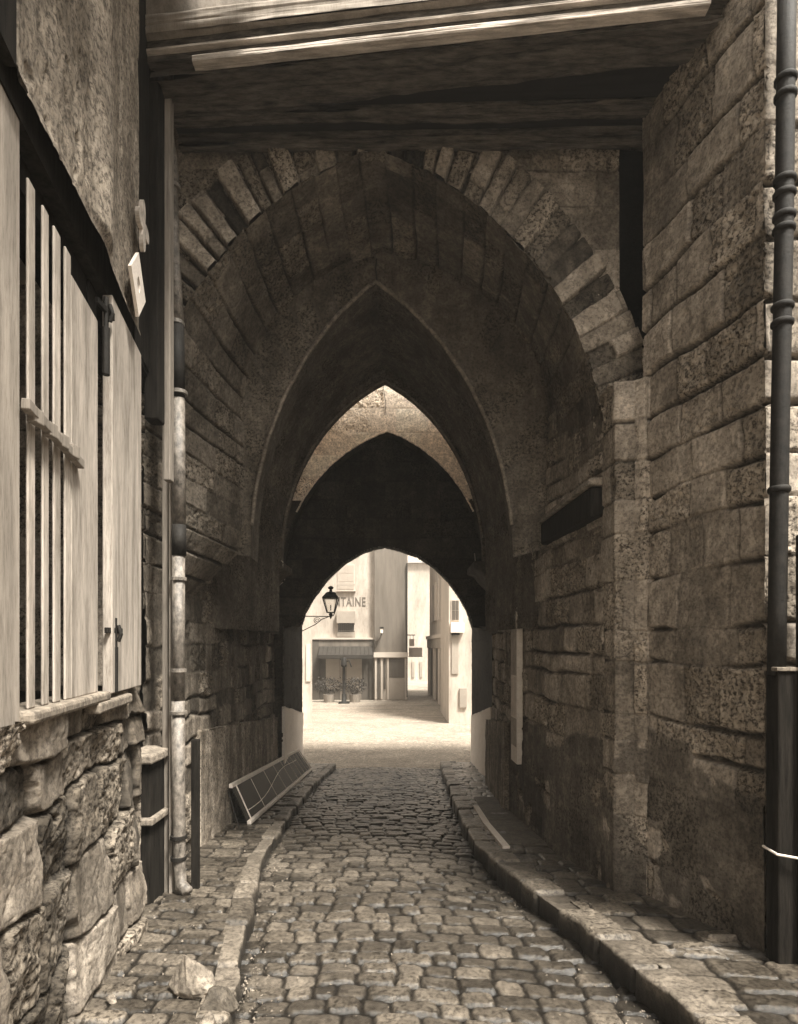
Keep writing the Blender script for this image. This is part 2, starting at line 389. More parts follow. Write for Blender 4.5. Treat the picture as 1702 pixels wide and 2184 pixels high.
# flagstones let into the right pavement, with a pale edging strip
fs = MB()
yy = [6.15, 6.75, 7.35, 7.95, 8.5, 9.1]
for a, b in zip(yy[:-1], yy[1:]):
    a += .008; b -= .008
    def q(Y, e): x0 = float(f_rk(Y)) + .30; x1 = float(f_rw(Y)) + .02; return [(x0, Y, float(gz(Y)) + e), (x1, Y, float(gz(Y)) + e)]
    b0 = q(a, .1); b1 = q(b, .1); t0 = q(a, .176); t1 = q(b, .176)
    fs.hexa([b0[0], b0[1], b1[1], b1[0]], [t0[0], t0[1], t1[1], t1[0]])
tag(fs.build('flagstones', M['flag'], bevel=.006), kind='structure')
st = MB(); 
for a, b in ((6.0, 7.1), (7.105, 8.3)):
    c = [(float(f_rk(Y)) + o, Y, float(gz(Y)) + e) for e in (.12, .186) for Y, o in ((a, .215), (a, .29), (b, .29), (b, .215))]
    st.hexa(c[:4], c[4:])
tag(st.build('edging_strip', M['white'], bevel=.004), 'thin white edging strip set along the flagstones on the right pavement', 'edging')

# ------------------------------------------------------------------ generic upright wall sheets
def wall_sheet(name, plan, z0, z1, res, mat, parent, courses, wr, seed, flip=False, zfun=None, keepf=None, slope=0, **rk):
    """plan: list of (X,Y); z0/z1 eye-relative floats or functions of Y"""
    L = sum(math.dist(a, b) for a, b in zip(plan[:-1], plan[1:]))
    zmin = min(z0) if hasattr(z0, '__len__') else z0
    pl, _ = resample(plan, max(int(L / res), 4)); s = np.linspace(0, L, len(pl))
    nz = max(int((z1 - z0) / res), 4)
    t = np.linspace(0, 1, nz); Zr = z0 + (z1 - z0) * t
    U = np.repeat(s[:, None], nz, 1); V = np.repeat(Zr[None], len(pl), 0)
    P = np.stack([np.repeat(pl[:, 0:1], nz, 1), np.repeat(pl[:, 1:2], nz, 1), V + EZ], -1)
    Vm = V + slope * U
    m = masonry(U, Vm, edges(Vm.min() - .3, Vm.max() + .3, courses[0], courses[1], seed) if len(courses) == 2 else courses, seed, wr, rk.pop('wav', .02), rk.pop('rc', .03), rk.pop('wf', 1.6))
    h, att = relief(U, V, m, seed=seed, **rk)
    keep = keepf(P[..., 0], P[..., 2] - EZ) if keepf else None
    if zfun is not None: h = h + zfun(U, V)
    return sheet(name, P, h, att, M[mat], parent, flip=flip, keep=keep)

# ------------------------------------------------------------------ near right wall (stone house flank)
rw = thing('stone_wall', 'tall weathered ashlar wall on the right with deep eroded joints and a square corner by the drainpipe', 'wall')
cr = [-2.2, -1.62, -1.3, -.98, -.72, -.52, -.12, .12, .5, .86, 1.12, 1.42, 1.72, 2.05, 2.4, 2.72, 3.06, 3.4, 3.8, 4.2, 4.6, 5.1, 5.6, 6.2]
def rbulge(U, V): return -.05 * sm((U - .0) / .05) * 0 + .02 * fbm(U * 1.5, V * 1.2, 77, 3)
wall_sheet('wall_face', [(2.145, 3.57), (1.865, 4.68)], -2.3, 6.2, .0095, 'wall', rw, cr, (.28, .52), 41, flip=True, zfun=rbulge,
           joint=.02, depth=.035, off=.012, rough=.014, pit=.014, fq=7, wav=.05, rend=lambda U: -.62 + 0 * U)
wall_sheet('wall_face', [(4.6, 3.57), (2.145, 3.57)], -2.3, 6.2, .014, 'wall', rw, cr, (.28, .52), 42, flip=True,
           joint=.02, depth=.035, off=.012, rough=.012, pit=.012, fq=7, wav=.05)
MB().box(2.6, 7, 4.2, 9, -2, 8).build('wall_core', M['far_mid'], rw)
MB().box(4.62, 9, -16, 4.19, -2, EZ + 3.4).build('sky_blocker', M['plaster_grey'], rw)  # unseen wall added to cut off low sky light
# rounded guard stone at the wall foot
gs = MB(); pts = []
for i in range(9):
    a = math.pi * i / 8; 
    pts.append((1.98 + .0 + .13 * math.cos(a), 3.72 - .10 * math.sin(a)))
b = [(x, y, -.45) for x, y in pts]; t = [(1.99 + (x - 1.99) * .7, 3.78 + (y - 3.78) * .5, -.02 if False else -.14) for x, y in pts]
gs.add(b + t, [tuple(range(9))[::-1], tuple(range(9, 18))] + [(i, (i + 1) % 9, 9 + (i + 1) % 9, 9 + i) for i in range(9)])
gs.build('guard_stone', M['rock'], rw, bevel=.02, smooth=True)

# ------------------------------------------------------------------ gatehouse
gh = thing('gatehouse', 'medieval stone gatehouse with pointed vaulted passage over the cobbled lane', 'gatehouse')
def arch(c, wl, wr_, zs, za, e, zb=None, n=120, legs=True):
    """two-centred arch, left foot to right foot, eye-relative heights"""
    Rr = 1 + e; ap = math.sqrt(Rr * Rr - e * e); pts = []
    for i in range(n + 1):
        th = math.acos(e / Rr) * i / n; s = Rr * math.cos(th) - e; z = Rr * math.sin(th) / ap
        pts.append((s, z))
    left = [(c - wl * s, zs + (za - zs) * z) for s, z in pts]; right = [(c + wr_ * s, zs + (za - zs) * z) for s, z in pts[::-1]]
    p = left + right[1:]
    if zb is not None: p = [(c - wl, zb)] + p + [(c + wr_, zb)]
    return np.array(p)
def offs(p, d):
    t = np.gradient(p, axis=0); t /= np.linalg.norm(t, axis=1, keepdims=True); n = np.stack([-t[:, 1], t[:, 0]], 1)
    return p + n * d
def p3(p, Y): return np.stack([p[:, 0], np.full(len(p), Y), p[:, 1] + EZ], 1)
def loft(name, a, b, nu, nv, mat, parent, seed, courses=(.2, .27), wr=(.3, .6), flip=False, ushift=0, extra=None, **rk):
    A, la = resample(a, nu); B, lb = resample(b, nu); L = (la + lb) / 2
    t = np.linspace(0, 1, nv)[None, :, None]; P = A[:, None] * (1 - t) + B[:, None] * t
    D = float(np.linalg.norm(A - B, axis=1).mean())
    U = np.repeat(np.linspace(0, L, nu)[:, None], nv, 1); V = np.repeat(np.linspace(0, D, nv)[None], nu, 0)
    # courses run along the depth: course index from arc length
    m = masonry(V, U, edges(-.3, L + .3, courses[0], courses[1], seed), seed, wr, rk.pop('wav', .02), .03, 1.5)
    h, att = relief(U, V, m, seed=seed, **rk)
    if extra is not None: h = h + extra(U, V)
    return sheet(name, P, h, att, M[mat], parent, flip=flip)

YA, YB = 4.95, 6.2
Ain = arch(-.2, 1.86, 1.87, 1.4, 4.0, .5)
Aout = offs(Ain, .46)
# front arch ring, alternate worn voussoirs
loft('voussoir_ring', p3(Ain, YA - .05), p3(Aout, YA - .05), 800, 50, 'vous', gh, 61, (.12, .19), (.5, 1.4), flip=False,
     joint=.018, depth=.05, off=.034, rough=.012, pit=.01, tilt=.01)
# spandrel wall round the ring
xs = np.linspace(-3.2, 2.4, 460); zs = np.linspace(-2.4, 5.2, 620)
X = np.repeat(xs[:, None], len(zs), 1); Zr = np.repeat(zs[None], len(xs), 0)
def inside(X, Z, prof):
    zt = np.interp(X, prof[:, 0], prof[:, 1], left=-9, right=-9); return (Z < zt) & (X > prof[0, 0]) & (X < prof[-1, 0])
mid = offs(Ain, .2)
mm = masonry(X, Zr, edges(-2.6, 5.4, .26, .4, 9), 9, (.3, .6), .03, .03)
h, at_ = relief(X, Zr, mm, joint=.01, depth=.006, off=.003, rough=.016, pit=.012, seed=9)
pz0 = (HY - 815) * 4.7 / FP
hole = (inside(X, Zr, mid)) | ((X > -2.05) & (X < 1.68) & (Zr < 1.45))
sheet('spandrel_wall', np.stack([X, np.full_like(X, YA), Zr + EZ], -1), h, at_, M['wall'], gh, flip=False, keep=~(hole | ((X > 1.80) & (Zr > pz0) & (Zr < 4.1))))
# intrados of the front arch, narrowing on the left to a corbelled pier
Af = arch(-.2, 1.86, 1.87, 1.4, 4.0, .5, zb=.3)
Ab = arch(-.17, 1.41, 1.70, 2.3, 3.99, .22)
lb = np.array([[-2.14, .3], [-2.08, .5], [-1.86, .72], [-1.64, .95], [-1.58, 1.2]]); rb = np.array([[1.53, .3]])
Ab = np.concatenate([lb, Ab, rb])
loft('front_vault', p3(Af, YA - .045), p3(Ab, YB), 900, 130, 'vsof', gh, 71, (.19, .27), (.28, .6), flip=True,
     joint=.014, depth=.03, off=.012, rough=.014, pit=.012)
# second arch: face and soffit
Bi = arch(-.24, 1.27, 1.40, .9, 3.7, 1.0)
Bo = arch(-.2, 2.3, 2.1, 1.1, 4.7, .5)
loft('inner_arch', p3(Bi, YB + .012), p3(Bo, YB + .012), 420, 60, 'web', gh, 73, (.25, .35), (.3, .6), flip=False, depth=.006, off=.003, rough=.008, pit=.006)
Bi2 = arch(-.24, 1.30, 1.45, .9, 3.72, 1.0)
loft('inner_arch_soffit', p3(Bi, YB), p3(Bi2, YB + .45), 420, 40, 'web', gh, 74, (.25, .35), (.3, .6), flip=True, depth=.005, off=.003, rough=.006, pit=.006)
# vault bays
V1 = arch(-.2, 1.92, 1.70, 1.0, 3.92, .6, zb=.2); V1b = arch(-.2, 1.49, 1.42, 1.0, 3.89, .68, zb=.2); 
loft('vault_bay', p3(V1, YB + .4), p3(V1b, 8.6), 420, 120, 'web', gh, 75, (.25, .35), (.3, .6), flip=True, depth=.006, off=.003, rough=.01, pit=.008)
# third rib, then a portcullis slot open to the sky, its pale back wall lit from above
Ci = arch(-.2, 1.45, 1.38, 1.2, 3.72, .7); Co = arch(-.2, 1.50, 1.43, 1.15, 3.90, .68)
loft('rib_face', p3(Ci, 8.56), p3(Co, 8.56), 360, 30, 'web', gh, 76, (.4, .6), (.3, .6), flip=False, depth=.003, off=.001, rough=.01, pit=.006)
loft('rib_soffit', p3(Ci, 8.56), p3(Ci, 8.71), 360, 10, 'web', gh, 77, (.5, .8), (.8, 1.4), flip=True, depth=.003, off=.001, rough=.004, pit=.003)
def inside(X, Z, prof):
    zt = np.interp(X, prof[:, 0], prof[:, 1], left=-9, right=-9); return (Z < zt) & (X > prof[0, 0]) & (X < prof[-1, 0])
def plane_wall(name, Y, prof, x0, x1, z0, z1, mat, seed, back=False, rough=.012):
    xs = np.linspace(x0, x1, 300); zs = np.linspace(z0, z1, 330)
    X = np.repeat(xs[:, None], len(zs), 1); Zr = np.repeat(zs[None], len(xs), 0)
    m_ = masonry(X, Zr, edges(z0 - .3, z1 + .3, .28, .4, seed), seed, (.4, .7), .02, .03)
    h_, a_ = relief(X, Zr, m_, joint=.01, depth=.003, off=.001, rough=rough, pit=.006, seed=seed)
    return sheet(name, np.stack([X, np.full_like(X, Y), Zr + EZ], -1), h_, a_, M[mat], gh, flip=back, keep=~inside(X, Zr, prof))
def legs(p, zb): return np.concatenate([[[p[0, 0], zb]], p, [[p[-1, 0], zb]]])
Cb = arch(-.17, 1.66, 1.55, 1.0, 3.32, .45)
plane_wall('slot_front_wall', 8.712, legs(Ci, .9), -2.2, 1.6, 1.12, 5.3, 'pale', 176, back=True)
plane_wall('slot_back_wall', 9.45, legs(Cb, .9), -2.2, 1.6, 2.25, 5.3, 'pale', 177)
plane_wall('slot_back_wall', 9.452, legs(Cb, .9), -2.2, 1.6, 1.12, 2.28, 'vault', 177)  # dark lower part paints the light's fade into the wall
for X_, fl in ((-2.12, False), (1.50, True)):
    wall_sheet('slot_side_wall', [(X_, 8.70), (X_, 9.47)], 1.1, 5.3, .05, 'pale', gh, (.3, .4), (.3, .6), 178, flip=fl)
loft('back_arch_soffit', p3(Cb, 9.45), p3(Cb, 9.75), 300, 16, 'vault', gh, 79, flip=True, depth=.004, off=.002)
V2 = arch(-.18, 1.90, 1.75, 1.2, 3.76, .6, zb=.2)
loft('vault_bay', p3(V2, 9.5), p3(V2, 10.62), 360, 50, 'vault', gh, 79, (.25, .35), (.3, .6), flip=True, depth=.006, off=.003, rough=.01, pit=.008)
for prf, yy_, r_, mt in ((Bi, YB - .005, .022, 'pier'), (Ci, 8.55, .016, 'pier'), (Cb[35:-35], 9.44, .014, 'pale')):  # pale tubes added as highlight lines along the arch edges
    q_ = resample(prf, 120)[0][6:-6]; MB().tube([(x, yy_ + .008 * math.sin(i * .7), z + EZ + .004 * math.sin(i * 1.9)) for i, (x, z) in enumerate(q_)], r_, 6).build('rib_edge', M[mt], gh, smooth=True)
# end wall with the opening of the gate passage
outer = [at(645, y, 14.5) for y in (1430, 1334)] + [at(x, y, 14.5) for x, y in ((652, 1310), (672, 1275), (700, 1238), (735, 1205), (775, 1181), (800, 1173), (821, 1169), (850, 1176), (890, 1190), (925, 1213), (955, 1243), (978, 1275), (995, 1305), (1006, 1340))] + [at(1006, 1430, 14.5)]
Gf = np.array([[X_ * 10.6 / 14.5, (Z_ - EZ) * 10.6 / 14.5] for X_, _, Z_ in outer[1:-1]]); Gf = offs(resample(Gf, 80)[0], .03)
Gz = float(min(Gf[0, 1], Gf[-1, 1]))
xs = np.linspace(-2.4, 2.1, 260); zs = np.linspace(-3.0, 4.3, 420)
X = np.repeat(xs[:, None], len(zs), 1); Zr = np.repeat(zs[None], len(xs), 0)
mm = masonry(X, Zr, edges(-3.2, 4.6, .26, .4, 19), 19, (.3, .6), .03, .03)
h, at_ = relief(X, Zr, mm, joint=.014, depth=.008, off=.004, rough=.016, pit=.01, seed=19)
for cx_, cz_ in ((.82, 2.28), (-1.0, 2.32)):
    q = (np.abs(X - cx_) < .09) & (np.abs(Zr - cz_) < .12); h = np.where(q, h - .18, h)
hole = inside(X, Zr, Gf) | ((X > -2.01) & (X < 1.62) & (Zr < Gz))
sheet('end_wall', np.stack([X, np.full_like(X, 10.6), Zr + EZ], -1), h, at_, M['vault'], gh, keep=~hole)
# gate passage: front opening to outer arch
Gfl = np.concatenate([[[-2.01, -.4], [-2.01, Gz - .01]], Gf, [[1.62, Gz - .01], [1.62, -.4]]])
loft('gate_passage', p3(Gfl, 10.6), np.array(outer), 300, 120, 'shaded', gh, 81, (.25, .35), (.3, .6), flip=True, depth=.008, off=.004, rough=.012, pit=.008)
xo = np.array(outer)
# outer facade towards the square
xs = np.linspace(-6, 6, 420); zs = np.linspace(-3.1, 5.3, 300)
X = np.repeat(xs[:, None], len(zs), 1); Zr = np.repeat(zs[None], len(xs), 0)
po = np.stack([xo[:, 0], xo[:, 2] - EZ], 1)
hole = inside(X, Zr, offs(po, -.02)) | ((X > -2.29) & (X < 1.72) & (Zr < .3))
mm = masonry(X, Zr, edges(-3.2, 9.4, .3, .42, 29), 29, (.4, .7), .02, .03); h, at_ = relief(X, Zr, mm, seed=29)
sheet('outer_facade', np.stack([X, np.full_like(X, 14.52), Zr + EZ], -1), h, at_, M['wall'], gh, flip=True, keep=~hole)
# passage side walls
def side(name, plan, z0, z1, mat, seed, flip, **k):
    return wall_sheet(name, plan, z0, z1, .016, mat, gh, (.16, .3), (.2, .5), seed, flip=flip, **k)
side('passage_wall', [(-2.05, 4.93), (-2.17, 10.62)], -2.9, 1.3, 'pass', 91, False, joint=.02, depth=.03, off=.02, rough=.03, pit=.02, wav=.06)
side('passage_wall', [(-2.01, 10.6), (-2.30, 14.5)], -3.2, -.3, 'shaded', 92, False, depth=.01, off=.004)
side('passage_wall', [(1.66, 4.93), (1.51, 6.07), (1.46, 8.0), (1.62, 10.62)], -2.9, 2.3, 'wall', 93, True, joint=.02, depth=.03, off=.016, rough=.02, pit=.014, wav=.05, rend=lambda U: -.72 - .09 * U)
side('passage_wall', [(1.62, 10.6), (1.73, 14.5)], -3.2, -.3, 'shaded', 94, True, depth=.01, off=.004)
# masses that close the building above and beside the passage
MB().box(-6, 6, 5.3, 8.70, EZ + 4.75, EZ + 5.3).build('tower_block', M['far_mid'], gh)
MB().box(-6, 6, 9.46, 14.4, EZ + 4.75, EZ + 5.3).build('tower_block', M['far_mid'], gh)
MB().box(-6, -2.13, 8.703, 9.457, EZ + 4.75, EZ + 5.3).build('tower_block', M['far_mid'], gh)
MB().box(1.51, 6, 8.703, 9.457, EZ + 4.75, EZ + 5.3).build('tower_block', M['far_mid'], gh)
MB().box(-6, -2.75, 5.3, 14.4, -2.2, EZ + 4.74).build('side_block', M['far_mid'], gh)
MB().box(2.5, 6, 9.1, 14.4, -2.2, EZ + 4.74).build('side_block', M['far_mid'], gh)
# pier on the right, pale edge
pz = (HY - 815) * 4.7 / FP
pr = MB(); pr.prism([(1.655, 4.99, -2.0), (1.655, 4.74, -2.0), (1.70, 4.69, -2.0), (1.79, 4.69, -2.0), (1.865, 4.62, -2.0), (1.92, 4.62, -2.0), (1.92, 4.99, -2.0)], (0, 0, 2.0 + EZ + pz))
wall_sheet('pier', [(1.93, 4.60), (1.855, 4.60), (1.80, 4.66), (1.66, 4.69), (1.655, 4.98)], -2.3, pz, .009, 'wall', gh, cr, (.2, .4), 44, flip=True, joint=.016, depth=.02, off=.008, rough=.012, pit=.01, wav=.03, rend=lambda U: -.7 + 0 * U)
wall_sheet('worn_arris', [(1.868, 4.588), (1.80, 4.652)], -2.0, pz - .02, .008, 'pier', gh, cr, (.2, .4), 45, flip=True, joint=.012, depth=.012, off=.006, rough=.012, pit=.012, wav=.03)  # worn corner; its lit brightness is put into paler stone
MB().box(1.62, 1.95, 4.70, 4.98, EZ + pz - .03, EZ + pz - .005).build('pier_top', M['rock'], gh, bevel=.008)
MB().box(1.70, 2.6, 5.4, 5.6, EZ + 1.9, EZ + 4.7).build('recess_back', M['shaded'], gh)  # blackened, the deep recess's shade put into its colour
# dark block under the right passage ledge, standing for the recess's shade
lt = MB(); a = at(1308, 1032, 4.9); b = at(1185, 1088, 6.3)
lt.hexa([(1.72, 4.96, EZ + 1.05), (1.56, 4.96, EZ + 1.05), (1.44, 6.2, EZ + 1.02), (1.62, 6.2, EZ + 1.02)], [(1.72, 4.96, EZ + 1.30), (1.56, 4.96, EZ + 1.30), (1.44, 6.2, EZ + 1.24), (1.62, 6.2, EZ + 1.24)])
lt.build('recess_shade', M['wood_dark'], gh, bevel=.02)
MB().hexa([(1.72, 4.93, EZ + 1.302), (1.52, 4.93, EZ + 1.302), (1.40, 6.6, EZ + 1.242), (1.62, 6.6, EZ + 1.242)], [(1.72, 4.93, EZ + 1.37), (1.54, 4.93, EZ + 1.36), (1.42, 6.6, EZ + 1.30), (1.62, 6.6, EZ + 1.30)]).build('ledge', M['rock'], gh, bevel=.012)
# corbels of the ribs
for sx, X0 in ((-1, -2.16), (1, 1.56)):
    for Yc, zc in ((9.03, 1.2),):
        cb = MB(); n = 6
        prof = [(0, 0), (.50, 0), (.50, -.10), (.40, -.14), (.30, -.26), (.18, -.38), (.08, -.5), (0, -.52)]
        cb.prism([(X0 - sx * q[0], Yc - .42, EZ + zc + q[1]) for q in prof], (0, .90, 0)); cb.build('corbel', M['pass'], gh, bevel=.02)
# dados: rendered parapets along the passage foot
def dado(name, plan, ztop0, ztop1, th, mat, sx, seed):
    (x0, y0), (x1, y1) = plan; n = 160; nz = 60
    Y = np.linspace(y0, y1, n); X = np.linspace(x0, x1, n); zt = np.linspace(ztop0, ztop1, n) + EZ; zb = gz(Y) - .1
    prof_t = np.concatenate([np.linspace(0, 1, nz), np.ones(8)]); ins = np.concatenate([np.zeros(nz), np.linspace(0, th, 8)])
    P = np.stack([X[:, None] + sx * ins[None], np.repeat(Y[:, None], nz + 8, 1), zb[:, None] + (zt - zb)[:, None] * prof_t[None]], -1)
    # front return
    k = 10; ins0 = np.linspace(th, 0, k, endpoint=False)
    F = np.repeat(P[:1], k, 0).copy(); F[:, :, 0] = X[0] + sx * np.maximum(ins0[:, None], ins[None]); P = np.concatenate([F, P]); 
    U = P[..., 1] - P[..., 0]; V = P[..., 2]
    h = .018 * fbm(U * 3, V * 3, seed, 4) + .008 * fbm(U * 20, V * 12, seed + 3, 3)
    h[:k + 1] = 0
    rn = .5 + .4 * fbm(U * 2, V * 2, seed + 8, 3)
    return sheet(name, P, h, dict(rnd=rn, jt=rn * 0, ero=rn), M[mat], gh, flip=(sx > 0))
dado('parapet', ((-2.03, 6.25), (-2.10, 10.59)), -.87, -1.25, .12, 'render', -1, 3)
dado('white_plinth', ((-1.985, 10.595), (-2.275, 14.49)), -1.06, -1.60, .05, 'white', -1, 4)  # white band along the foot of the passage wall
dado('parapet', ((1.385, 8.0), (1.5, 10.59)), -1.0, -1.28, .15, 'render', 1, 5)
dado('white_plinth', ((1.595, 10.595), (1.705, 14.49)), -1.07, -1.66, .05, 'white', 1, 6)
# hooks and cords hanging in the passage
for pts in ([(600, 1205), (612, 1210), (606, 1240), (590, 1252)], [(1012, 1180), (1016, 1215), (1026, 1238), (1036, 1240)]):
    MB().tube([at(x, y, 10.5) for x, y in pts], .008, 6).build('iron_hook', M['rail'], gh)
MB().tube([at(821, 800, 9.42), at(818, 830, 9.42), at(823, 860, 9.42), at(821, 885, 9.42)], .005, 5).build('crown_crack', M['black'], gh)
# crack down the vault crown
MB().tube([at(803, 552, 6.17), at(801, 575, 6.17), at(804, 598, 6.17)], .006, 5).build('crown_crack', M['black'], gh)

# ------------------------------------------------------------------ covered bridge over the lane
br = thing('covered_bridge', 'timber-floored covered bridge crossing overhead with plaster front and pale moulding', 'bridge')
def fy(X): return 4.2 + (X + 1.41) * (3.85 - 4.2) / 3.15     # skew front edge
def cross(name, y0, y1, z0, z1, mat, seed, xa=-1.75, xb=2.35, wob=.02, bev=0, n=200):
    """a rough cross timber: swept rectangular section with hewn wobble; y0/y1 are offsets from the skew front edge or absolute"""
    xs = np.linspace(xa, xb, n); k = 18
    t = np.linspace(0, 1, k)
    sec = [(a, 0) for a in t] + [(1, b) for b in t[1:]] + [(1 - a, 1) for a in t[1:]] + [(0, 1 - b) for b in t[1:]]
    P = np.zeros((n, len(sec), 3))
    for i, x in enumerate(xs):
        a, b = y0(x), y1(x)
        for j, (s_, t_) in enumerate(sec):
            P[i, j] = (x, a + (b - a) * s_, EZ + z0 + (z1 - z0) * t_)
    U = P[..., 0]; S = np.repeat(np.arange(len(sec))[None], n, 0) * .1
    S = np.minimum(S, 0.1 * (len(sec) - 1) - S)
    h = wob * fbm(U * 1.3, S * 1.5, seed, 3) + wob * .5 * fbm(U * 3, S * 9, seed + 2, 3) - wob * .8 * sm((fbm(U * 1.1, S * 22, seed + 5, 3) - .1) / .25)
    rn = .5 + 0 * h
    return sheet(name, P, h, None, M[mat], br, flip=True)
zS = 4.02
cross('beam', lambda x: fy(x) + .06, lambda x: fy(x) + .37, zS - .03, zS + .3, 'beam', 1, wob=.035)
cross('beam', lambda x: 4.56 - .03 * x, lambda x: 4.70 - .03 * x, zS + .0, zS + .3, 'beam', 2, wob=.03)
cross('beam', lambda x: 4.79 - .02 * x, lambda x: 4.90 - .01 * x, zS - .05, zS + .3, 'beam', 3, wob=.03)
cross('floor_board', lambda x: fy(x) + .1, lambda x: 5.2, zS + .2, zS + .36, 'black', 4, wob=.01)  # blackened to stand for the shade above the beam gaps
cross('gap_shade', lambda x: fy(x) + .372, lambda x: 4.557 - .03 * x, zS + .03, zS + .1, 'black', 14, wob=.004)  # black strips put in as the shade between the beams
cross('gap_shade', lambda x: 4.703 - .03 * x, lambda x: 4.787 - .02 * x, zS + .03, zS + .1, 'black', 15, wob=.004)
cross('moulding', lambda x: fy(x) - .02, lambda x: fy(x) + .058, zS - .01, zS + .03, 'moulding', 5, xa=-1.42, xb=1.95, wob=.005)
cross('moulding', lambda x: fy(x) - .00, lambda x: fy(x) + .058, zS + .033, zS + .075, 'beam', 6, wob=.004)
cross('moulding', lambda x: fy(x) - .035, lambda x: fy(x) + .058, zS + .078, zS + .095, 'moulding', 7, wob=.003)
cross('moulding', lambda x: fy(x) - .01, lambda x: fy(x) + .058, zS + .098, zS + .17, 'beam', 8, wob=.004)
cross('plaster_front', lambda x: fy(x) - .06, lambda x: fy(x) + .2, zS + .172, zS + .30, 'plaster_grey', 9, wob=.012)
cross('plaster_front', lambda x: fy(x) - .045, lambda x: fy(x) + .2, zS + .302, zS + 2.2, 'plaster', 10, wob=.012)
MB().box(-3.5, 4.0, 4.4, 5.28, EZ + zS + .4, EZ + 6.0).build('bridge_room', M['far_mid'], br)

# ------------------------------------------------------------------ near left house
lh = thing('town_house', 'old town house on the left with rubble base, barred window and plastered upper wall', 'house')
def lx(Y, o=0): return -.949 - .193 * Y + o
nrm = Vector((1, .193, 0)).normalized()
ZS = -.24
def lbulge(U, V): return .05 * fbm(U * 2.2, V * 2.2, 55, 3)
wall_sheet('rubble_wall', [(lx(.6), .6), (lx(4.11), 4.11)], -2.3, ZS - .03, .0085, 'rubble', lh, [-2.5, -2.1, -1.74, -1.42, -1.02, -.66, -.44, -.24], (.3, .55), 51, flip=False, old=True, zfun=lbulge,
           joint=.016, depth=.055, off=.022, rough=.013, pit=.024, fq=16, wav=.05, wf=3.2, tilt=.03, rc=.028)
wall_sheet('rubble_wall', [(lx(4.11), 4.11), (-2.3, 4.13)], -2.3, ZS - .03, .02, 'rubble', lh, (.25, .4), (.3, .5), 52, flip=False)
def lbox(name, y0, y1, z0, z1, o0, o1, mat, bev=.006, par=None):
    b = [(lx(y0, o0), y0, EZ + z0), (lx(y0, o1), y0, EZ + z0), (lx(y1, o1), y1, EZ + z0), (lx(y1, o0), y1, EZ + z0)]
    t = [(x, y, EZ + z1) for x, y, z in b]
    return MB().hexa(b, t).build(name, M[mat], par or lh, bevel=bev)
def ly(px, o=0): return (.949 - o) / ((CX - px) / FP - .193)      # distance along the facade from a bearing
# body of the house (dark inside behind the bars)
lbox('house_body', -16, 4.05, 2.4, 6.4, -4, -.12, 'far_mid', 0)  # unseen length behind the camera, extended to cut low sky light
lbox('house_body', -16, 1.7, -2.2, 2.39, -4, -.12, 'far_mid', 0)
lbox('room_back', 1.7, 4.05, -2.2, 2.39, -3, -1.0, 'wood_dark', 0)
lbox('room_floor', 1.7, 4.05, -.5, -.3, -1.0, -.14, 'wood_dark', 0)
WI = thing('x', None, None); WI.name = 'window'; WI.parent = lh
ztop = 1.76
lbox('window_board', 1.62, ly(43), ZS - .12, 1.93, -.03, .0, 'wood_mid2', .006, WI)
for a, b in ((56, 75), (88, 104), (112, 129), (136, 151)):
    lbox('bar', ly(a - 2, -.012), ly(b + 1), ZS, ztop, -.012, .0, 'wood_pale', .008, WI)
lbox('shutter_panel', ly(153), ly(209), ZS, ztop - .08, -.02, -.0, 'wood_pale', .005, WI)
lbox('window_head', ly(30), ly(225), ztop + .01, 1.99, -.2, -.06, 'wood_dark', .0, WI)
cb = MB(); cb.bar((lx(ly(36), .03), ly(36), EZ + .87), (lx(ly(164), .02), ly(164), EZ + .84), .03, .04); cb.build('cross_bar', M['wood_mid'], WI, bevel=.004)
for p in (60, 92, 118, 142):
    MB().box(lx(ly(p), .01), lx(ly(p), .045), ly(p) - .03, ly(p) + .03, EZ + .83, EZ + .885).build('clip', M['wood_mid'], WI, bevel=.004)
lbox('shutter_leaf', ly(226), ly(300, .03), ZS - .02, 1.9, -.02, .035, 'wood_pale', .006, WI)
lbox('gap_strip', ly(209), ly(226), ZS - .02, 1.9, -.12, -.05, 'black', .004, WI)  # black strip standing for the shadowed gap beside the shutter
def hinge(px, py):
    Yh = ly(px); x = lx(Yh, .03); z = EZ + (HY - py) * Yh / FP
    b = MB(); b.tube([(x, Yh, z - .09), (x, Yh, z + .07)], .014, 8); b.bar((x + .0, Yh - .10, z), (x, Yh + .08, z), .02, .03)
    b.tube([(x + .02, Yh, z - .06), (x + .035, Yh, z - .02), (x + .02, Yh, z + .03)], .012, 8)
    b.tube([(x, Yh, z - .34), (x, Yh, z - .09)], .02, 8); b.build('bolt', M['iron'], WI, bevel=.003)
hinge(214, 662); hinge(233, 1345)
sl_ = lbox('sill', ly(43), ly(218), ZS - .05, ZS + .0, -.16, .05, 'rock', .015)
lbox('sill', ly(190), ly(262), ZS - .10, ZS - .045, -.1, .06, 'rock', .012)
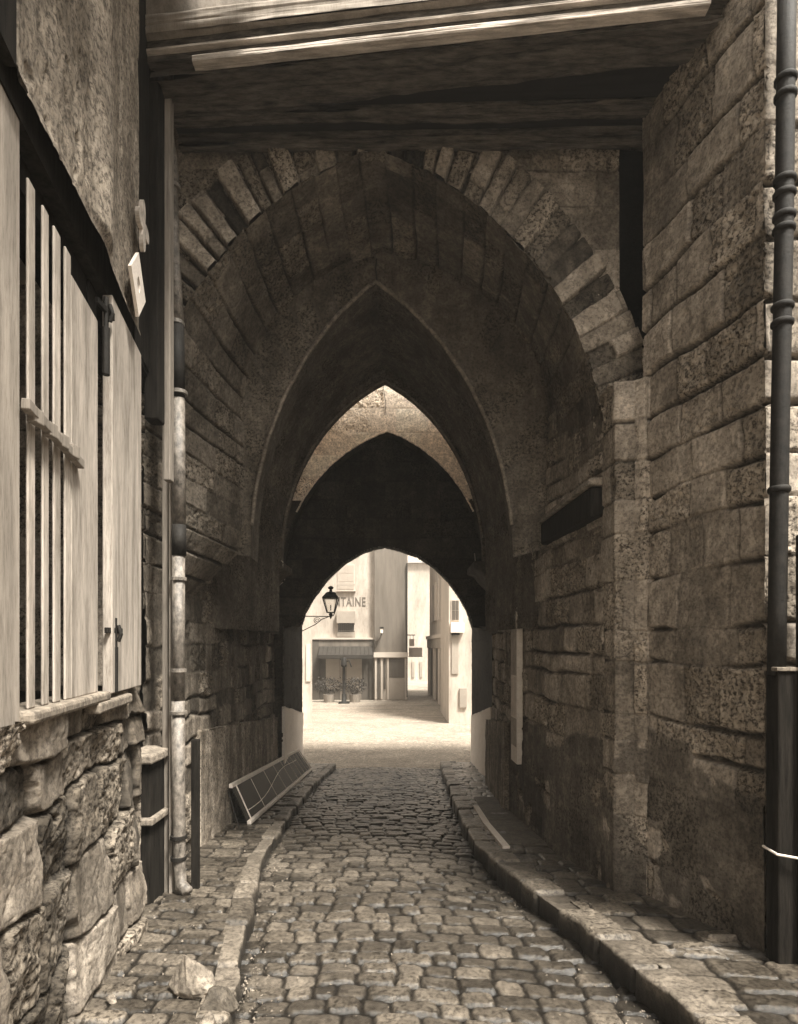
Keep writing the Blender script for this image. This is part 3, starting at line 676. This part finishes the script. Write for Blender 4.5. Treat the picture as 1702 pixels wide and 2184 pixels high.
# plastered upper wall with a swelling ridge
Yj = np.linspace(2.08, 3.86, 360); Zj = np.linspace(1.96, 6.6, 460)
Y = np.repeat(Yj[:, None], 460, 1); Zr = np.repeat(Zj[None], 360, 0)
Xj = -.8815 - .193 * Y
bul = .045 * np.exp(-((Y - 2.98) / .14) ** 2) - .02 * sm((Y - 3.15) / .3) - .04 * sm((2.6 - Y) / .4)
U = Y; V = Zr
hh = bul + .012 * fbm(U * 3, V * 2, 7, 4) + (.009 * fbm(U * 26, V * 12, 9, 5) - .012 * sm((vn(U * 46, V * 22, 3) * vn(U * 25, V * 12, 4) - .42) / .2)) * (.4 + .9 * sm((2.95 - Y) / .3))
hh *= 1 - .6 * sm((2.02 - Zr) / .06)
rn = .5 + .5 * fbm(U * 2, V, 12, 3)
sheet('upper_wall', np.stack([Xj, Y, Zr + EZ], -1), hh, dict(rnd=rn + .5 * np.exp(-((Y - 3.0) / .09) ** 2), jt=rn * 0, ero=rn), M['plaster_l'], lh)  # ridge toned paler, its lit crest put into the colour
def jbox(name, y0, y1, z0, z1, o0, o1, mat, bev=0):
    B = [(-.8815 - .193 * y0 + o0, y0, EZ + z0), (-.8815 - .193 * y0 + o1, y0, EZ + z0), (-.8815 - .193 * y1 + o1, y1, EZ + z0), (-.8815 - .193 * y1 + o0, y1, EZ + z0)]
    return MB().hexa(B, [(x, y, EZ + z1) for x, y, z in B]).build(name, M[mat], lh, bevel=bev)
jbox('jetty_beam', .6, 4.55, 1.90, 2.2, -.4, -.06, 'wood_dark')
jbox('corner_darkener', .6, 2.075, 1.97, 6.6, -.3, -.02, 'wood_dark')  # made-up dark boards standing for the lens's dark corner
jbox('corner_boarding', 3.865, 4.30, 1.93, 6.6, -.3, -.05, 'wood_dark')
jbox('corner_boarding', 4.305, 4.50, 1.93, 6.6, -.3, -.02, 'wood_mid', .008)
# corner timbers
MB().box(-1.80, -1.70, 4.30, 4.44, EZ + 1.6, EZ + 6.6).build('corner_post', M['wood_dark'], lh, bevel=.01)
MB().box(-1.71, -1.66, 4.42, 4.50, EZ + 1.2, EZ + 6.6).build('corner_post', M['wood_mid'], lh, bevel=.008)
lbox('shade_eaves', -6, 3.9, 4.4, 4.7, -.3, .85, 'wood_mid')  # unseen overhang added to shade the upper plaster
lbox('house_roof', -6, 3.9, 4.71, 5.3, -3, .5, 'far_mid')
# white diamond plate with a round hole, and a cross-shaped wall anchor
def jx(Y, o=0): return -.8815 - .193 * Y + o - .01
def plate(ring, name, mat, hole=None, off=.03, th=.02):
    vs = []; fs = []; n = len(ring)
    for k in (off, off + th):
        vs += [(jx(y, k), y, EZ + z) for y, z in ring]
    if hole:
        for k in (off, off + th): vs += [(jx(y, k), y, EZ + z) for y, z in hole]
        for i in range(n):
            j = (i + 1) % n
            fs += [(n + i, n + j, 3 * n + j, 3 * n + i), (i, 2 * n + i, 2 * n + j, j), (i, j, n + j, n + i), (2 * n + i, 3 * n + i, 3 * n + j, 2 * n + j)]
    else:
        fs += [tuple(range(n))[::-1], tuple(range(n, 2 * n))] + [(i, (i + 1) % n, n + (i + 1) % n, n + i) for i in range(n)]
    b = MB(); b.add(vs, fs); return b.build(name, M[mat], lh)
yc, zc = 3.60, (HY - 607) * 3.60 / FP
dia = []; hol = []
for k in range(32):
    a = 2 * math.pi * k / 32; r = .19 / (abs(math.cos(a)) + abs(math.sin(a))); dia.append((yc + r * math.cos(a) * .95, zc + r * math.sin(a))); hol.append((yc + .035 * math.cos(a), zc - .0 + .045 * math.sin(a)))
plate(dia, 'diamond_plate', 'white', hol)
plate([(yc + .034 * math.cos(2 * math.pi * k / 12), zc + .044 * math.sin(2 * math.pi * k / 12)) for k in range(12)], 'hole_disc', 'black', None, .027, .01)  # black disc paints the darkness inside the plate's hole
yc, zc = 3.72, (HY - 482) * 3.72 / FP; cr_ = []
for k in range(48):
    a = 2 * math.pi * k / 48; r = .055 + .10 * abs(math.cos(2 * a)) ** 1.5; cr_.append((yc + r * math.cos(a) * .9, zc + r * math.sin(a)))
plate(cr_, 'wall_anchor', 'moulding', None, .03, .025)

# ------------------------------------------------------------------ left drainpipe and the post beside it
dp = thing('drainpipe', 'pale battered downpipe beside the left house, kinked at the top and ending in a shoe', 'drainpipe')
D = 4.72
def pp(x, y, d=D): return at(x, y, d)
MB().tube([pp(337, -60, 4.5), pp(341, 130, 4.5), pp(352, 240, 4.6), pp(368, 330), pp(372, 400)], [.03, .03, .032, .035, .036], 14).build('pipe', M['zinc'], dp, smooth=True)
MB().tube([pp(366, 395), pp(371, 500), pp(374, 560), pp(378, 690)], [.042, .040, .037, .052], 14).build('pipe', M['zinc'], dp, smooth=True)
MB().tube([pp(377, 690), pp(379, 850)], .056, 14).build('pipe', M['iron'], dp, smooth=True)
MB().tube([pp(380, 838), pp(382, 1125)], .050, 16).build('pipe', M['zinc'], dp, smooth=True)
MB().tube([pp(382, 1120), pp(382, 1185)], .054, 14).build('pipe', M['iron'], dp, smooth=True)
MB().tube([pp(381, 1180), pp(380, 1500)], .048, 16).build('pipe', M['zinc'], dp, smooth=True)
MB().tube([pp(380, 1495), pp(381, 1700), pp(383, 1850), pp(386, 1885), pp(400, 1902, 4.66)], [.051, .049, .047, .046, .044], 14).build('shoe', M['zinc'], dp, smooth=True)
for y, r in ((398, .05), (565, .045), (690, .066), (838, .066), (1235, .06), (1430, .058), (1520, .064), (1785, .064), (1830, .06)):
    x = 371 + (y - 395) * .012 if y < 800 else 381
    MB().tube([pp(x, y - 4), pp(x, y + 4)], r, 16).build('collar', M['zinc' if y not in (1785, 1830) else 'iron'], dp, bevel=.003, smooth=False)
ps = thing('wall_post', 'narrow weathered timber post standing against the gatehouse beside the pale downpipe', 'post')
MB().box(-1.86, -1.79, 4.78, 4.88, -.42, EZ + 2.0).build('post', M['wood_mid'], ps, bevel=.01)
MB().box(-1.79, -1.765, 4.74, 4.80, -.42, EZ + 2.4).build('batten', M['plaster_grey'], ps, bevel=.004)
MB().box(-1.66, -1.60, 4.86, 4.91, -.42, EZ - .75).build('batten', M['wood_dark'], ps, bevel=.006)
# stone shelves in the nook
nk = thing('stone_bench', 'small dark stone shelf in the nook between the left house and the downpipe', 'bench')
MB().box(-2.04, -1.80, 4.45, 4.9, EZ - .87, EZ - .80).build('shelf', M['rock'], nk, bevel=.015)
MB().box(-2.04, -1.80, 4.45, 4.9, EZ - 1.32, EZ - 1.27).build('shelf', M['rock'], nk, bevel=.01)
MB().box(-2.04, -1.84, 4.5, 4.9, EZ - 2.0, EZ - .872).build('support', M['wood_dark'], nk, bevel=.01)

# ------------------------------------------------------------------ right drainpipe
rp = thing('drainpipe', 'dark iron downpipe at the right corner with ringed collars and a boxed foot', 'drainpipe')
D2 = 3.46
MB().tube([at(1680, -120, D2), at(1676, 150, D2), at(1672, 500, D2), at(1664, 900, D2), at(1658, 1300, D2), at(1656, 1440, D2)], .048, 18).build('pipe', M['iron'], rp, smooth=True)
for y in (170, 205, 385, 415, 462, 490, 655, 690, 1045):
    x = np.interp(y, [-120, 150, 500, 900, 1300], [1680, 1676, 1672, 1664, 1658])
    MB().tube([at(x, y - 7, D2), at(x, y - 3, D2), at(x, y + 3, D2), at(x, y + 7, D2)], [.052, .06, .06, .052], 18).build('collar', M['iron'], rp, smooth=True)
MB().box(2.115, 2.40, 3.40, 3.52, -.32, EZ - .14).build('boxing', M['wood_dark'], rp, bevel=.012)
MB().box(2.22, 2.42, 3.36, 3.42, -.32, EZ + .62).build('boxing', M['wood_dark'], rp, bevel=.012)
MB().box(2.10, 2.42, 3.385, 3.53, EZ - .142, EZ - .12).build('boxing_cap', M['rock'], rp, bevel=.004)
MB().tube([(2.09, 3.50, EZ - 1.15), (2.10, 3.385, EZ - 1.16), (2.2, 3.35, EZ - 1.17), (2.3, 3.345, EZ - 1.18), (2.41, 3.35, EZ - 1.20)], .007, 6).build('wire_tie', M['rail'], rp)

# ------------------------------------------------------------------ notices on the right passage wall
nb = thing('notice_board', 'tall narrow pale notice board fixed to the right passage wall', 'notice board')
def nx_(Y): return float(np.interp(Y, *RWX)) - .05
def nbox(name, y0, y1, z0, z1, o, th, mat, par=nb):
    b = [(nx_(y0) + o, y0, EZ + z0), (nx_(y0) + o - th, y0, EZ + z0), (nx_(y1) + o - th, y1, EZ + z0), (nx_(y1) + o, y1, EZ + z0)]
    return MB().hexa(b, [(x, y, EZ + z1) for x, y, z in b]).build(name, M[mat], par, bevel=.003)
nbox('board', 7.28, 7.62, -1.42, .46, .05, .07, 'rail')
nbox('poster', 7.30, 7.60, -.36, .42, -.02, .006, 'paper_grey')
nbox('poster', 7.30, 7.60, -.86, -.38, -.02, .006, 'paper')
nbox('poster', 7.30, 7.60, -1.22, -.88, -.02, .006, 'paper_grey')

# ------------------------------------------------------------------ grille leaning on the left wall
gr = thing('iron_grille', 'long dark grille panel with two pale rails leaning against the left parapet', 'grille')
def L4(a, b, t): return tuple(a[i] + (b[i] - a[i]) * t for i in range(3))
T0, T1 = Vector(at(492, 1674, 7.3)), Vector(at(641, 1599, 12.3)); T0.x = -1.99; T1.x = -2.03
B0, B1 = Vector(at(532, 1756, 7.3)), Vector(at(664, 1641, 12.9))
B0.z = float(gz(B0.y)) + .155; B1.z = float(gz(B1.y)) + .155
gp = MB(); u = (T1 - T0).normalized(); nn = (T1 - T0).cross(B0 - T0).normalized() * .02
gp.hexa([T0 + nn, T1 + nn, B1 + nn, B0 + nn], [T0 + nn * 1.6, T1 + nn * 1.6, B1 + nn * 1.6, B0 + nn * 1.6]); gp.build('panel', M['black'], gr)
MB().bar(T0 - u * .1, T1, .045, .05).build('rail', M['rail'], gr, bevel=.006)
MB().bar(B0 - u * .02, B1, .05, .045).build('rail', M['rail'], gr, bevel=.006)
for k, t in enumerate([.015, .16, .32, .46, .58, .68, .76, .83, .89, .94, .98, .995]):
    MB().tube([T0.lerp(T1, t) - nn * .6, B0.lerp(B1, t) - nn * .6], .009 if k in (0, 11) else .004, 6).build('rod', M['rail'], gr)
MB().tube([T0.lerp(T1, -.02) + Vector((0, -.12, -.02)), B0.lerp(B1, -.02) + Vector((-.05, -.16, 0))], .009, 6).build('rod', M['iron'], gr)
wpts = [(T0.lerp(T1, t)).lerp(B0.lerp(B1, t), .72 - .62 * t + .1 * math.sin(t * 9)) - nn * 1.2 for t in [i / 14 * .8 + .02 for i in range(15)]]
MB().tube(wpts, .0055, 6).build('wire', M['rail'], gr)

# ------------------------------------------------------------------ loose stones
def rock(name, c, s, seed, label, mat='rock'):
    import bmesh
    bm = bmesh.new(); bmesh.ops.create_icosphere(bm, subdivisions=5, radius=1)
    g_ = random.Random(seed); pl = [(Vector((g_.uniform(-1, 1), g_.uniform(-1, 1), g_.uniform(-.2, 1))).normalized(), g_.uniform(.5, .75)) for _ in range(16)]
    for v in bm.verts:
        p = v.co.copy()
        for n_, d_ in pl:
            e = p.dot(n_) - d_
            if e > 0: p -= n_ * e
        q = np.array([p.x * 8, p.y * 8 + p.z * 5.3]); k = float(fbm(np.array([q[0]]), np.array([q[1]]), seed, 4)[0])
        p *= 1 + .10 * k
        v.co = Vector((p.x * s[0] * (1 - .25 * p.z) + .25 * p.z * s[0], p.y * s[1], p.z * s[2]))
    me = bpy.data.meshes.new(name); bm.to_mesh(me); bm.free()
    me.polygons.foreach_set('use_smooth', np.ones(len(me.polygons), bool))
    o = newobj(name, me, M[mat], None); o.location = c; o.rotation_euler = (0, 0, seed)
    return tag(o, label, 'stone', 'loose stones on the left pavement')
def gpt(x, y, lift=.12):
    d = FP * (EZ - lift) / (y - HY - .088 * FP); return ((x - CX) * d / FP, d, float(gz(d)) + lift)
c = gpt(398, 2128); rock('stone', (c[0], c[1] + .05, c[2] + .09), (.12, .08, .125), 3, 'upright pointed stone standing on the left pavement')
c = gpt(462, 2150); rock('stone', (c[0], c[1] + .04, c[2] + .03), (.10, .10, .10), 4, 'dark rounded stone beside the upright pointed stone', 'flag')
c = gpt(441, 2195); rock('stone', (c[0], c[1], c[2] + .03), (.06, .06, .07), 6, 'pale stone cut by the bottom edge, in front of the dark rounded stone')
c = gpt(525, 2200); rock('stone', (c[0], c[1], c[2] - .03), (.10, .09, .07), 8, 'flat pale stone at the kerb, at the bottom edge')
c = gpt(229, 2136); rock('stone', (c[0] + .02, c[1], c[2] + .015), (.03, .03, .03), 9, 'tiny white stone at the foot of the rubble wall')

# ------------------------------------------------------------------ street lantern by the outer arch
ln = thing('wall_lantern', 'black glazed street lantern on a scrolled iron bracket at the outer arch', 'lantern')
LY = 14.9
def lp(cx, cy, Y=LY): return at(627.2 + .419 * cx, 1159.8 + .419 * cy, Y)
c0 = lp(187, 310); cz = lambda cy: lp(187, cy)[2]
def sq(r, z): return [(c0[0] - r, LY - r, z), (c0[0] + r, LY - r, z), (c0[0] + r, LY + r, z), (c0[0] - r, LY + r, z)]
rt, rb_ = .18, .085
b = MB(); T = sq(rt, cz(276)); Bq = sq(rb_, cz(350))
for i in range(4):
    b.bar(T[i], Bq[i], .02, .02); b.bar(T[i], T[(i + 1) % 4], .025, .025); b.bar(Bq[i], Bq[(i + 1) % 4], .022, .022)
b.build('lantern_frame', M['black'], ln)
MB().hexa(sq(rb_ - .008, cz(349)), sq(rt - .008, cz(277))).build('lantern_glass', M['lglass'], ln)
MB().hexa(sq(rt + .01, cz(274)), sq(.11, cz(252))).build('lantern_roof', M['iron'], ln)
MB().tube([(c0[0], LY, cz(y)) for y in (262, 260, 250, 246, 244, 232, 230, 222, 218, 214)], [.12, .13, .13, .10, .04, .03, .06, .07, .05, .01], 14).build('chimney_cap', M['black'], ln, smooth=True)
MB().tube([(c0[0], LY, cz(y)) for y in (350, 360, 372, 384)], [.03, .05, .03, .005], 10).build('finial', M['black'], ln, smooth=True)
MB().tube([(c0[0], LY, cz(340)), (c0[0], LY, cz(310))], .012, 8).build('burner', M['iron'], ln)
za = cz(370); xw = -2.42
MB().tube([(c0[0] + .1, LY, za + .1), (c0[0] + .06, LY, za + .02), (c0[0], LY, za), (xw, LY - .36, za - .01)], .012, 8).build('arm', M['black'], ln)
sc = []
for k in range(40):
    a = k / 39 * 4 * math.pi; r = .012 + .075 * (1 - k / 39); sc.append((c0[0] - .32 + r * math.cos(a), LY - .16, za - .11 + r * math.sin(a)))
MB().tube(sc, .008, 6).build('scroll', M['black'], ln)
MB().tube([(c0[0] - .05, LY - .03, za - .01), (c0[0] - .2, LY - .1, za - .07), (c0[0] - .35, LY - .18, za - .2), (xw, LY - .36, za - .42)], .010, 8).build('brace', M['black'], ln)

# ------------------------------------------------------------------ houses round the square
def F(cx, cy, Y): return at(627.2 + .419 * cx, 1159.8 + .419 * cy, Y)
def fbox(name, cx0, cx1, cy0, cy1, Y, th, mat, par, back=0, bev=0):
    a = F(cx0, cy1, Y); b_ = F(cx1, cy0, Y)
    return MB().box(a[0], b_[0], Y - th, Y + back, a[2], b_[2]).build(name, M[mat], par, bevel=bev)
GZ = float(gz(36.))
cf = thing('cafe_building', 'pale building with faded lettering above a dark shopfront and awning', 'building')
YC = 36.0
a = F(92, 0, YC); b_ = F(408, 0, YC)
MB().box(a[0], b_[0], YC, YC + 9, GZ - .3, GZ + 13).build('wall', M['far_wall'], cf)
fbox('cornice', 90, 410, 478, 487, YC, .25, 'far_trim', cf)
fbox('cornice', 90, 410, -120, -104, YC, .3, 'far_trim', cf)
def fwin(par, cx0, cx1, cy0, cy1, Y, mat='glass', nx=2, ny=3, fr='far_trim'):
    w_ = fbox('window', cx0, cx1, cy0, cy1, Y, .05, fr, par)
    for i in range(nx):
        for j in range(ny):
            dx = (cx1 - cx0 - 6) / nx; dy = (cy1 - cy0 - 6) / ny
            fbox('pane', cx0 + 4 + i * dx, cx0 + 2 + (i + 1) * dx, cy0 + 4 + j * dy, cy0 + 2 + (j + 1) * dy, Y - .051, .012, mat, w_)
    return w_
fwin(cf, 222, 308, 105, 238, YC, 'shade_pale'); fbox('window_sill', 216, 314, 238, 243, YC, .2, 'far_trim', cf)
fbox('balcony_rail', 220, 310, 206, 212, YC - .2, .04, 'far_mid', cf)
fwin(cf, 222, 308, 346, 445, YC)
fbox('window_awning', 219, 311, 345, 404, YC - .06, .3, 'far_mid', cf)
for k in range(9): fbox('balcony_bar', 224 + k * 10, 226 + k * 10, 410, 444, YC - .3, .02, 'iron', cf)
fbox('balcony_rail', 222, 308, 407, 411, YC - .28, .05, 'iron', cf); fbox('balcony_rail', 222, 308, 443, 447, YC - .28, .05, 'iron', cf)
fbox('sign_panel', 220, 312, 449, 477, YC, .12, 'far_mid', cf)
tc = bpy.data.curves.new('lettering', 'FONT'); tc.body = 'NTAINE'; tc.size = 1; tc.extrude = .01; tc.offset = .012; tc.space_character = 1.12
to = bpy.data.objects.new('lettering', tc); COL.objects.link(to); bpy.context.view_layer.update()
me = bpy.data.meshes.new_from_object(to); bpy.data.objects.remove(to)
vx = np.array([v.co[:] for v in me.vertices]); p0 = F(206, 318, YC); p1 = F(364, 272, YC)
sx = (p1[0] - p0[0]) / np.ptp(vx[:, 0]); sz = (p1[2] - p0[2]) / np.ptp(vx[:, 1])
vx2 = np.stack([p0[0] + (vx[:, 0] - vx[:, 0].min()) * sx, YC - .012 - vx[:, 2], p0[2] + (vx[:, 1] - vx[:, 1].min()) * sz], 1)
me.vertices.foreach_set('co', vx2.reshape(-1)); me.update(); newobj('lettering', me, M['letter'], cf)
# shopfront
fbox('shopfront', 95, 128, 488, 792, YC, .18, 'shop', cf); fbox('shopfront', 385, 402, 488, 792, YC, .18, 'shop', cf)
fbox('fascia', 128, 400, 488, 524, YC, .16, 'far_dark', cf)
fbox('shop_recess', 128, 385, 524, 792, YC, .04, 'shop', cf)
fbox('shop_blind', 162, 232, 586, 745, YC - .05, .03, 'shade_pale', cf); fbox('shop_blind', 268, 345, 586, 745, YC - .05, .03, 'shade_pale', cf)
fbox('shop_door', 234, 266, 590, 790, YC - .05, .03, 'far_mid', cf)
fbox('stall_riser', 162, 232, 745, 792, YC - .05, .06, 'far_dark', cf); fbox('stall_riser', 268, 345, 745, 792, YC - .05, .06, 'far_dark', cf)
a0 = F(132, 522, YC); a1 = F(398, 522, YC); b0 = F(122, 566, YC - 1.2); b1 = F(402, 566, YC - 1.2)
aw = MB(); n = 13
for k in range(n):
    t0, t1 = k / n, (k + 1) / n; g0 = .012
    p = [L4(a0, a1, t0 + g0 * .2), L4(a0, a1, t1 - g0 * .2), L4(b0, b1, t1 - g0 * .2), L4(b0, b1, t0 + g0 * .2)]
    p = [(x, y - .17, z) for x, y, z in p[:2]] + list(p[2:])
    aw.hexa([(x, y, z - .04) for x, y, z in p][::-1], p[::-1])
aw.build('awning', M['awning'], cf)
fbox('awning_valance', 122, 402, 567, 584, YC - 1.2, .03, 'awning', cf)
# dark tall house
dk = thing('tall_house', 'tall narrow house, its shaded face coloured dark, with a pale ground-floor shopfront, right of the cafe', 'house')
YD = 35.6
a = F(409, 0, YD); b_ = F(578, 0, YD); zz = F(0, 552, YD)[2]
MB().box(a[0], b_[0], YD, YD + 9, zz, GZ + 13.5).build('wall', M['far_dark'], dk)  # dark colour stands for the shade on this face
MB().box(a[0], b_[0], YD, YD + 9, GZ - .3, zz - .003).build('ground_floor', M['far_wall'], dk)
fbox('fascia', 406, 580, 553, 578, YD, .22, 'far_trim', dk)
for x in (412, 442, 474, 566): fbox('column', x, x + 9, 580, 792, YD, .12, 'far_trim', dk)
fbox('shop_window', 484, 562, 584, 682, YD, .05, 'glass', dk)
for x in (503, 523, 543): fbox('glazing_bar', x, x + 3, 584, 682, YD - .052, .02, 'shop', dk)
fbox('stall_riser', 484, 562, 684, 792, YD, .08, 'far_mid', dk)
fbox('door', 424, 436, 584, 792, YD, .05, 'shop', dk); fbox('door', 456, 466, 584, 740, YD, .05, 'shop', dk)
fbox('corner_downpipe', 572, 577, 100, 780, YD, .12, 'iron', dk)
wl = thing('street_lamp', 'small pale wall lamp on the dark tall house', 'lamp')
fbox('lamp_body', 439, 453, 432, 456, YD - .35, .25, 'white', wl, bev=.03); fbox('lamp_cap', 436, 456, 424, 431, YD - .33, .3, 'iron', wl); fbox('lamp_arm', 444, 448, 457, 461, YD, .5, 'iron', wl)
# right-hand house, its street side running back obliquely
rh = thing('corner_house', 'pale corner house on the right of the far street with an open dark shop doorway', 'house')
E0 = (F(792, 0, 29.)[0], 29.); E1 = (F(690, 0, 40.)[0], 40.)
du_ = Vector((E1[0] - E0[0], E1[1] - E0[1], 0)); dn_ = Vector((du_.y, -du_.x, 0)).normalized(); dn_ = -dn_ if dn_.x > 0 else dn_
def rq(name, t0, t1, z0, z1, th, mat, par=rh, off=0):
    a = Vector((E0[0], E0[1], 0)) + du_ * t0 + dn_ * off; b = Vector((E0[0], E0[1], 0)) + du_ * t1 + dn_ * off; g_ = float(gz(30)) 
    B = [a, b, b + dn_ * th, a + dn_ * th]
    return MB().hexa([(p.x, p.y, g_ + z0) for p in B], [(p.x, p.y, g_ + z1) for p in B]).build(name, M[mat], par)
a = Vector((E0[0], E0[1], 0)); b_ = a + du_
MB().prism([(a.x, a.y, -1.8), (b_.x, b_.y, -1.8), (b_.x + 8, b_.y + 1, -1.8), (a.x + 9, a.y, -1.8)], (0, 0, 9.5)).build('wall', M['far_wall'], rh)
rq('cornice', 0, 1, 3.55, 3.75, .25, 'far_trim'); rq('shop_recess', .04, .96, 0, 3.5, .03, 'far_dark')
for t in (.04, .30, .58, .9): rq('column', t, t + .07, 0, 3.5, .12, 'far_trim', off=.032)
rq('fascia', .0, 1, 3.0, 3.54, .18, 'far_mid')
for t in (.2, .62): rq('window', t, t + .14, 4.6, 6.8, .06, 'far_mid'); 
for t in (.13, .35, .55, .77): rq('shutter', t, t + .06, 4.6, 6.8, .1, 'far_trim')
# nearer house at the far right
nh = thing('shop_house', 'pale house at far right with a dark upper window and white box sign', 'house')
YN = 24.0
a = F(788, 0, YN); b_ = F(1100, 0, YN)
MB().box(a[0], b_[0] + 3, YN, YN + 4.8, -1.9, EZ + 6.5).build('wall', M['far_wall'], nh)
fwin(nh, 800, 842, 285, 392, YN, 'glass', 2, 2); fbox('box_sign', 796, 862, 402, 452, YN, .3, 'white', nh)
fbox('sign_shadow_board', 800, 840, 456, 464, YN, .25, 'iron', nh)
fbox('door_panel', 802, 836, 470, 662, YN, .06, 'far_mid', nh); fbox('low_door', 842, 878, 735, 832, YN, .1, 'far_mid', nh)
# low wall seen just inside the left edge of the outer arch
lw = thing('side_building', 'pale rendered side wall just beyond the left of the outer arch', 'building')
MB().prism([(-3.42, 24, -1.9), (-4.72, 33, -1.9), (-9, 33, -1.9), (-9, 24, -1.9)], (0, 0, 10.5)).build('wall', M['far_wall'], lw)
fbox('shutter', 62, 84, 510, 700, 24., .05, 'far_trim', lw)
# closing house down the far street
fh = thing('distant_house', 'distant pale house closing the street between the dark house and the corner house', 'house')
YF = 58.0
a = F(560, 0, YF); b_ = F(700, 0, YF)
MB().box(a[0], b_[0], YF, YF + 6, -2, EZ + (HY - 1200) * YF / FP).build('wall', M['far_wall'], fh)
fbox('window', 600, 612, 600, 680, YF, .1, 'far_mid', fh); fbox('window', 640, 652, 600, 680, YF, .1, 'far_mid', fh); fbox('door', 618, 634, 700, 760, YF, .1, 'far_mid', fh)
r0 = MB(); za_ = EZ + (HY - 1200) * YF / FP
r0.prism([(a[0] - .3, YF - .4, za_), (b_[0] + .3, YF - .4, za_), (b_[0] + .3, YF + 3, za_ + 1.6), (a[0] - .3, YF + 3, za_ + 1.6)], (0, .15, .15)); r0.build('roof', M['far_mid'], fh)
hsn = thing('hanging_sign', 'grey square hanging sign on a curled bracket at the far street corner', 'sign')
fbox('sign_board', 586, 612, 484, 522, 35.4, .06, 'far_mid', hsn); fbox('bracket', 576, 616, 462, 467, 35.4, .05, 'iron', hsn)
for x in (590, 606): fbox('hanger', x, x + 2, 467, 484, 35.4, .03, 'iron', hsn)
hs2 = thing('hanging_sign', 'wide pale box sign below the grey square sign at the far street corner', 'sign')
fbox('sign_board', 584, 652, 528, 572, 36.5, .1, 'far_trim', hs2); fbox('sign_edge', 582, 654, 572, 576, 36.5, .12, 'far_mid', hs2)
# tubs with shrubs and a pump in front of the cafe
def shrub(cx, w_, label, seed):
    t = thing('potted_shrub', label, 'shrub', group='shrubs in tubs before the cafe'); g_ = random.Random(seed)
    c = F(cx, 790, 34.2); z0 = float(gz(34.2))
    MB().tube([(c[0], 34.2, z0), (c[0], 34.2, z0 + .45)], [.28, .34], 14).build('tub', M['wood_mid'], t)
    b = MB()
    for i in range(700):
        u_, v_, r_ = g_.uniform(0, 6.283), g_.uniform(-1, 1), g_.uniform(.3, 1) ** .5
        q = Vector((math.cos(u_) * math.sqrt(1 - v_ * v_) * w_, math.sin(u_) * math.sqrt(1 - v_ * v_) * .5, v_ * .5)) * r_ * g_.uniform(.75, 1.1)
        p = Vector((c[0], 34.2, z0 + .95)) + q; s_ = g_.uniform(.04, .09)
        d1 = Vector((g_.uniform(-1, 1), g_.uniform(-1, 1), g_.uniform(-1, 1))).normalized() * s_; d2 = Vector((g_.uniform(-1, 1), g_.uniform(-1, 1), g_.uniform(-1, 1))).normalized() * s_
        b.add([p, p + d1, p + d1 + d2, p + d2], [(0, 1, 2, 3)])
    b.build('foliage', M['leaf'], t)
shrub(178, .95, 'left of the two dark bushy shrubs before the cafe', 1); shrub(310, .7, 'right of the two dark bushy shrubs before the cafe', 2)
pm = thing('water_pump', 'dark slender street pump standing before the cafe door', 'pump')
c = F(254, 790, 33.5); z0 = float(gz(33.5))
MB().tube([(c[0], 33.5, z0 + q) for q in (0, .08, .1, .5, .55, 2.0, 2.05, 2.1, 2.5, 2.55)], [.32, .3, .14, .12, .09, .08, .16, .16, .14, .02], 12).build('column', M['iron'], pm, smooth=True)
MB().tube([(c[0], 33.5, z0 + 2.3), (c[0] + .3, 33.45, z0 + 2.35), (c[0] + .42, 33.42, z0 + 2.0)], .04, 8).build('spout', M['iron'], pm)

# ------------------------------------------------------------------ thin added haze, imitating the glow that washes out the far houses
hz = MB().box(-610, 610, -305, 905, -3.2, 13).build('haze', None)
hm = bpy.data.materials.new('haze'); hm.use_nodes = True; t_ = hm.node_tree; t_.nodes.remove(t_.nodes['Principled BSDF'])
pv = t_.nodes.new('ShaderNodeVolumePrincipled'); pv.inputs['Density'].default_value = .0018; pv.inputs['Color'].default_value = (.95, .92, .86, 1)
t_.links.new(pv.outputs[0], t_.nodes['Material Output'].inputs['Volume']); hz.data.materials.append(hm)
tag(hz, kind='stuff')

# ------------------------------------------------------------------ grit and chips lying on the lane
gg = np.random.default_rng(12); gb = MB()
for i in range(2600):
    Y_ = 2.4 + 9 * gg.random() ** 1.6; lo_, hi_ = float(f_lk(Y_)), float(f_rk(Y_)); q_ = gg.random()
    if q_ < .45: X_ = lo_ + abs(gg.normal(0, .10)) + .01; lf = .0
    elif q_ < .7: X_ = hi_ - abs(gg.normal(0, .10)) - .01; lf = .0
    elif q_ < .85: X_ = gg.uniform(lo_ + .1, hi_ - .1); lf = .02
    else: X_ = gg.uniform(float(f_lw(Y_)) + .08, lo_ - .2); lf = .125
    r_ = gg.uniform(.003, .011); z_ = float(gz(Y_)) + lf
    p_ = [Vector((X_, Y_, z_)) + Vector(gg.normal(0, 1, 3)).normalized() * r_ * gg.uniform(.6, 1.3) for _ in range(5)]
    gb.add(p_, [(0, 1, 2), (0, 2, 3), (0, 3, 1), (1, 2, 4), (2, 3, 4), (3, 1, 4)])
tag(gb.build('grit', M['rock']), kind='stuff')
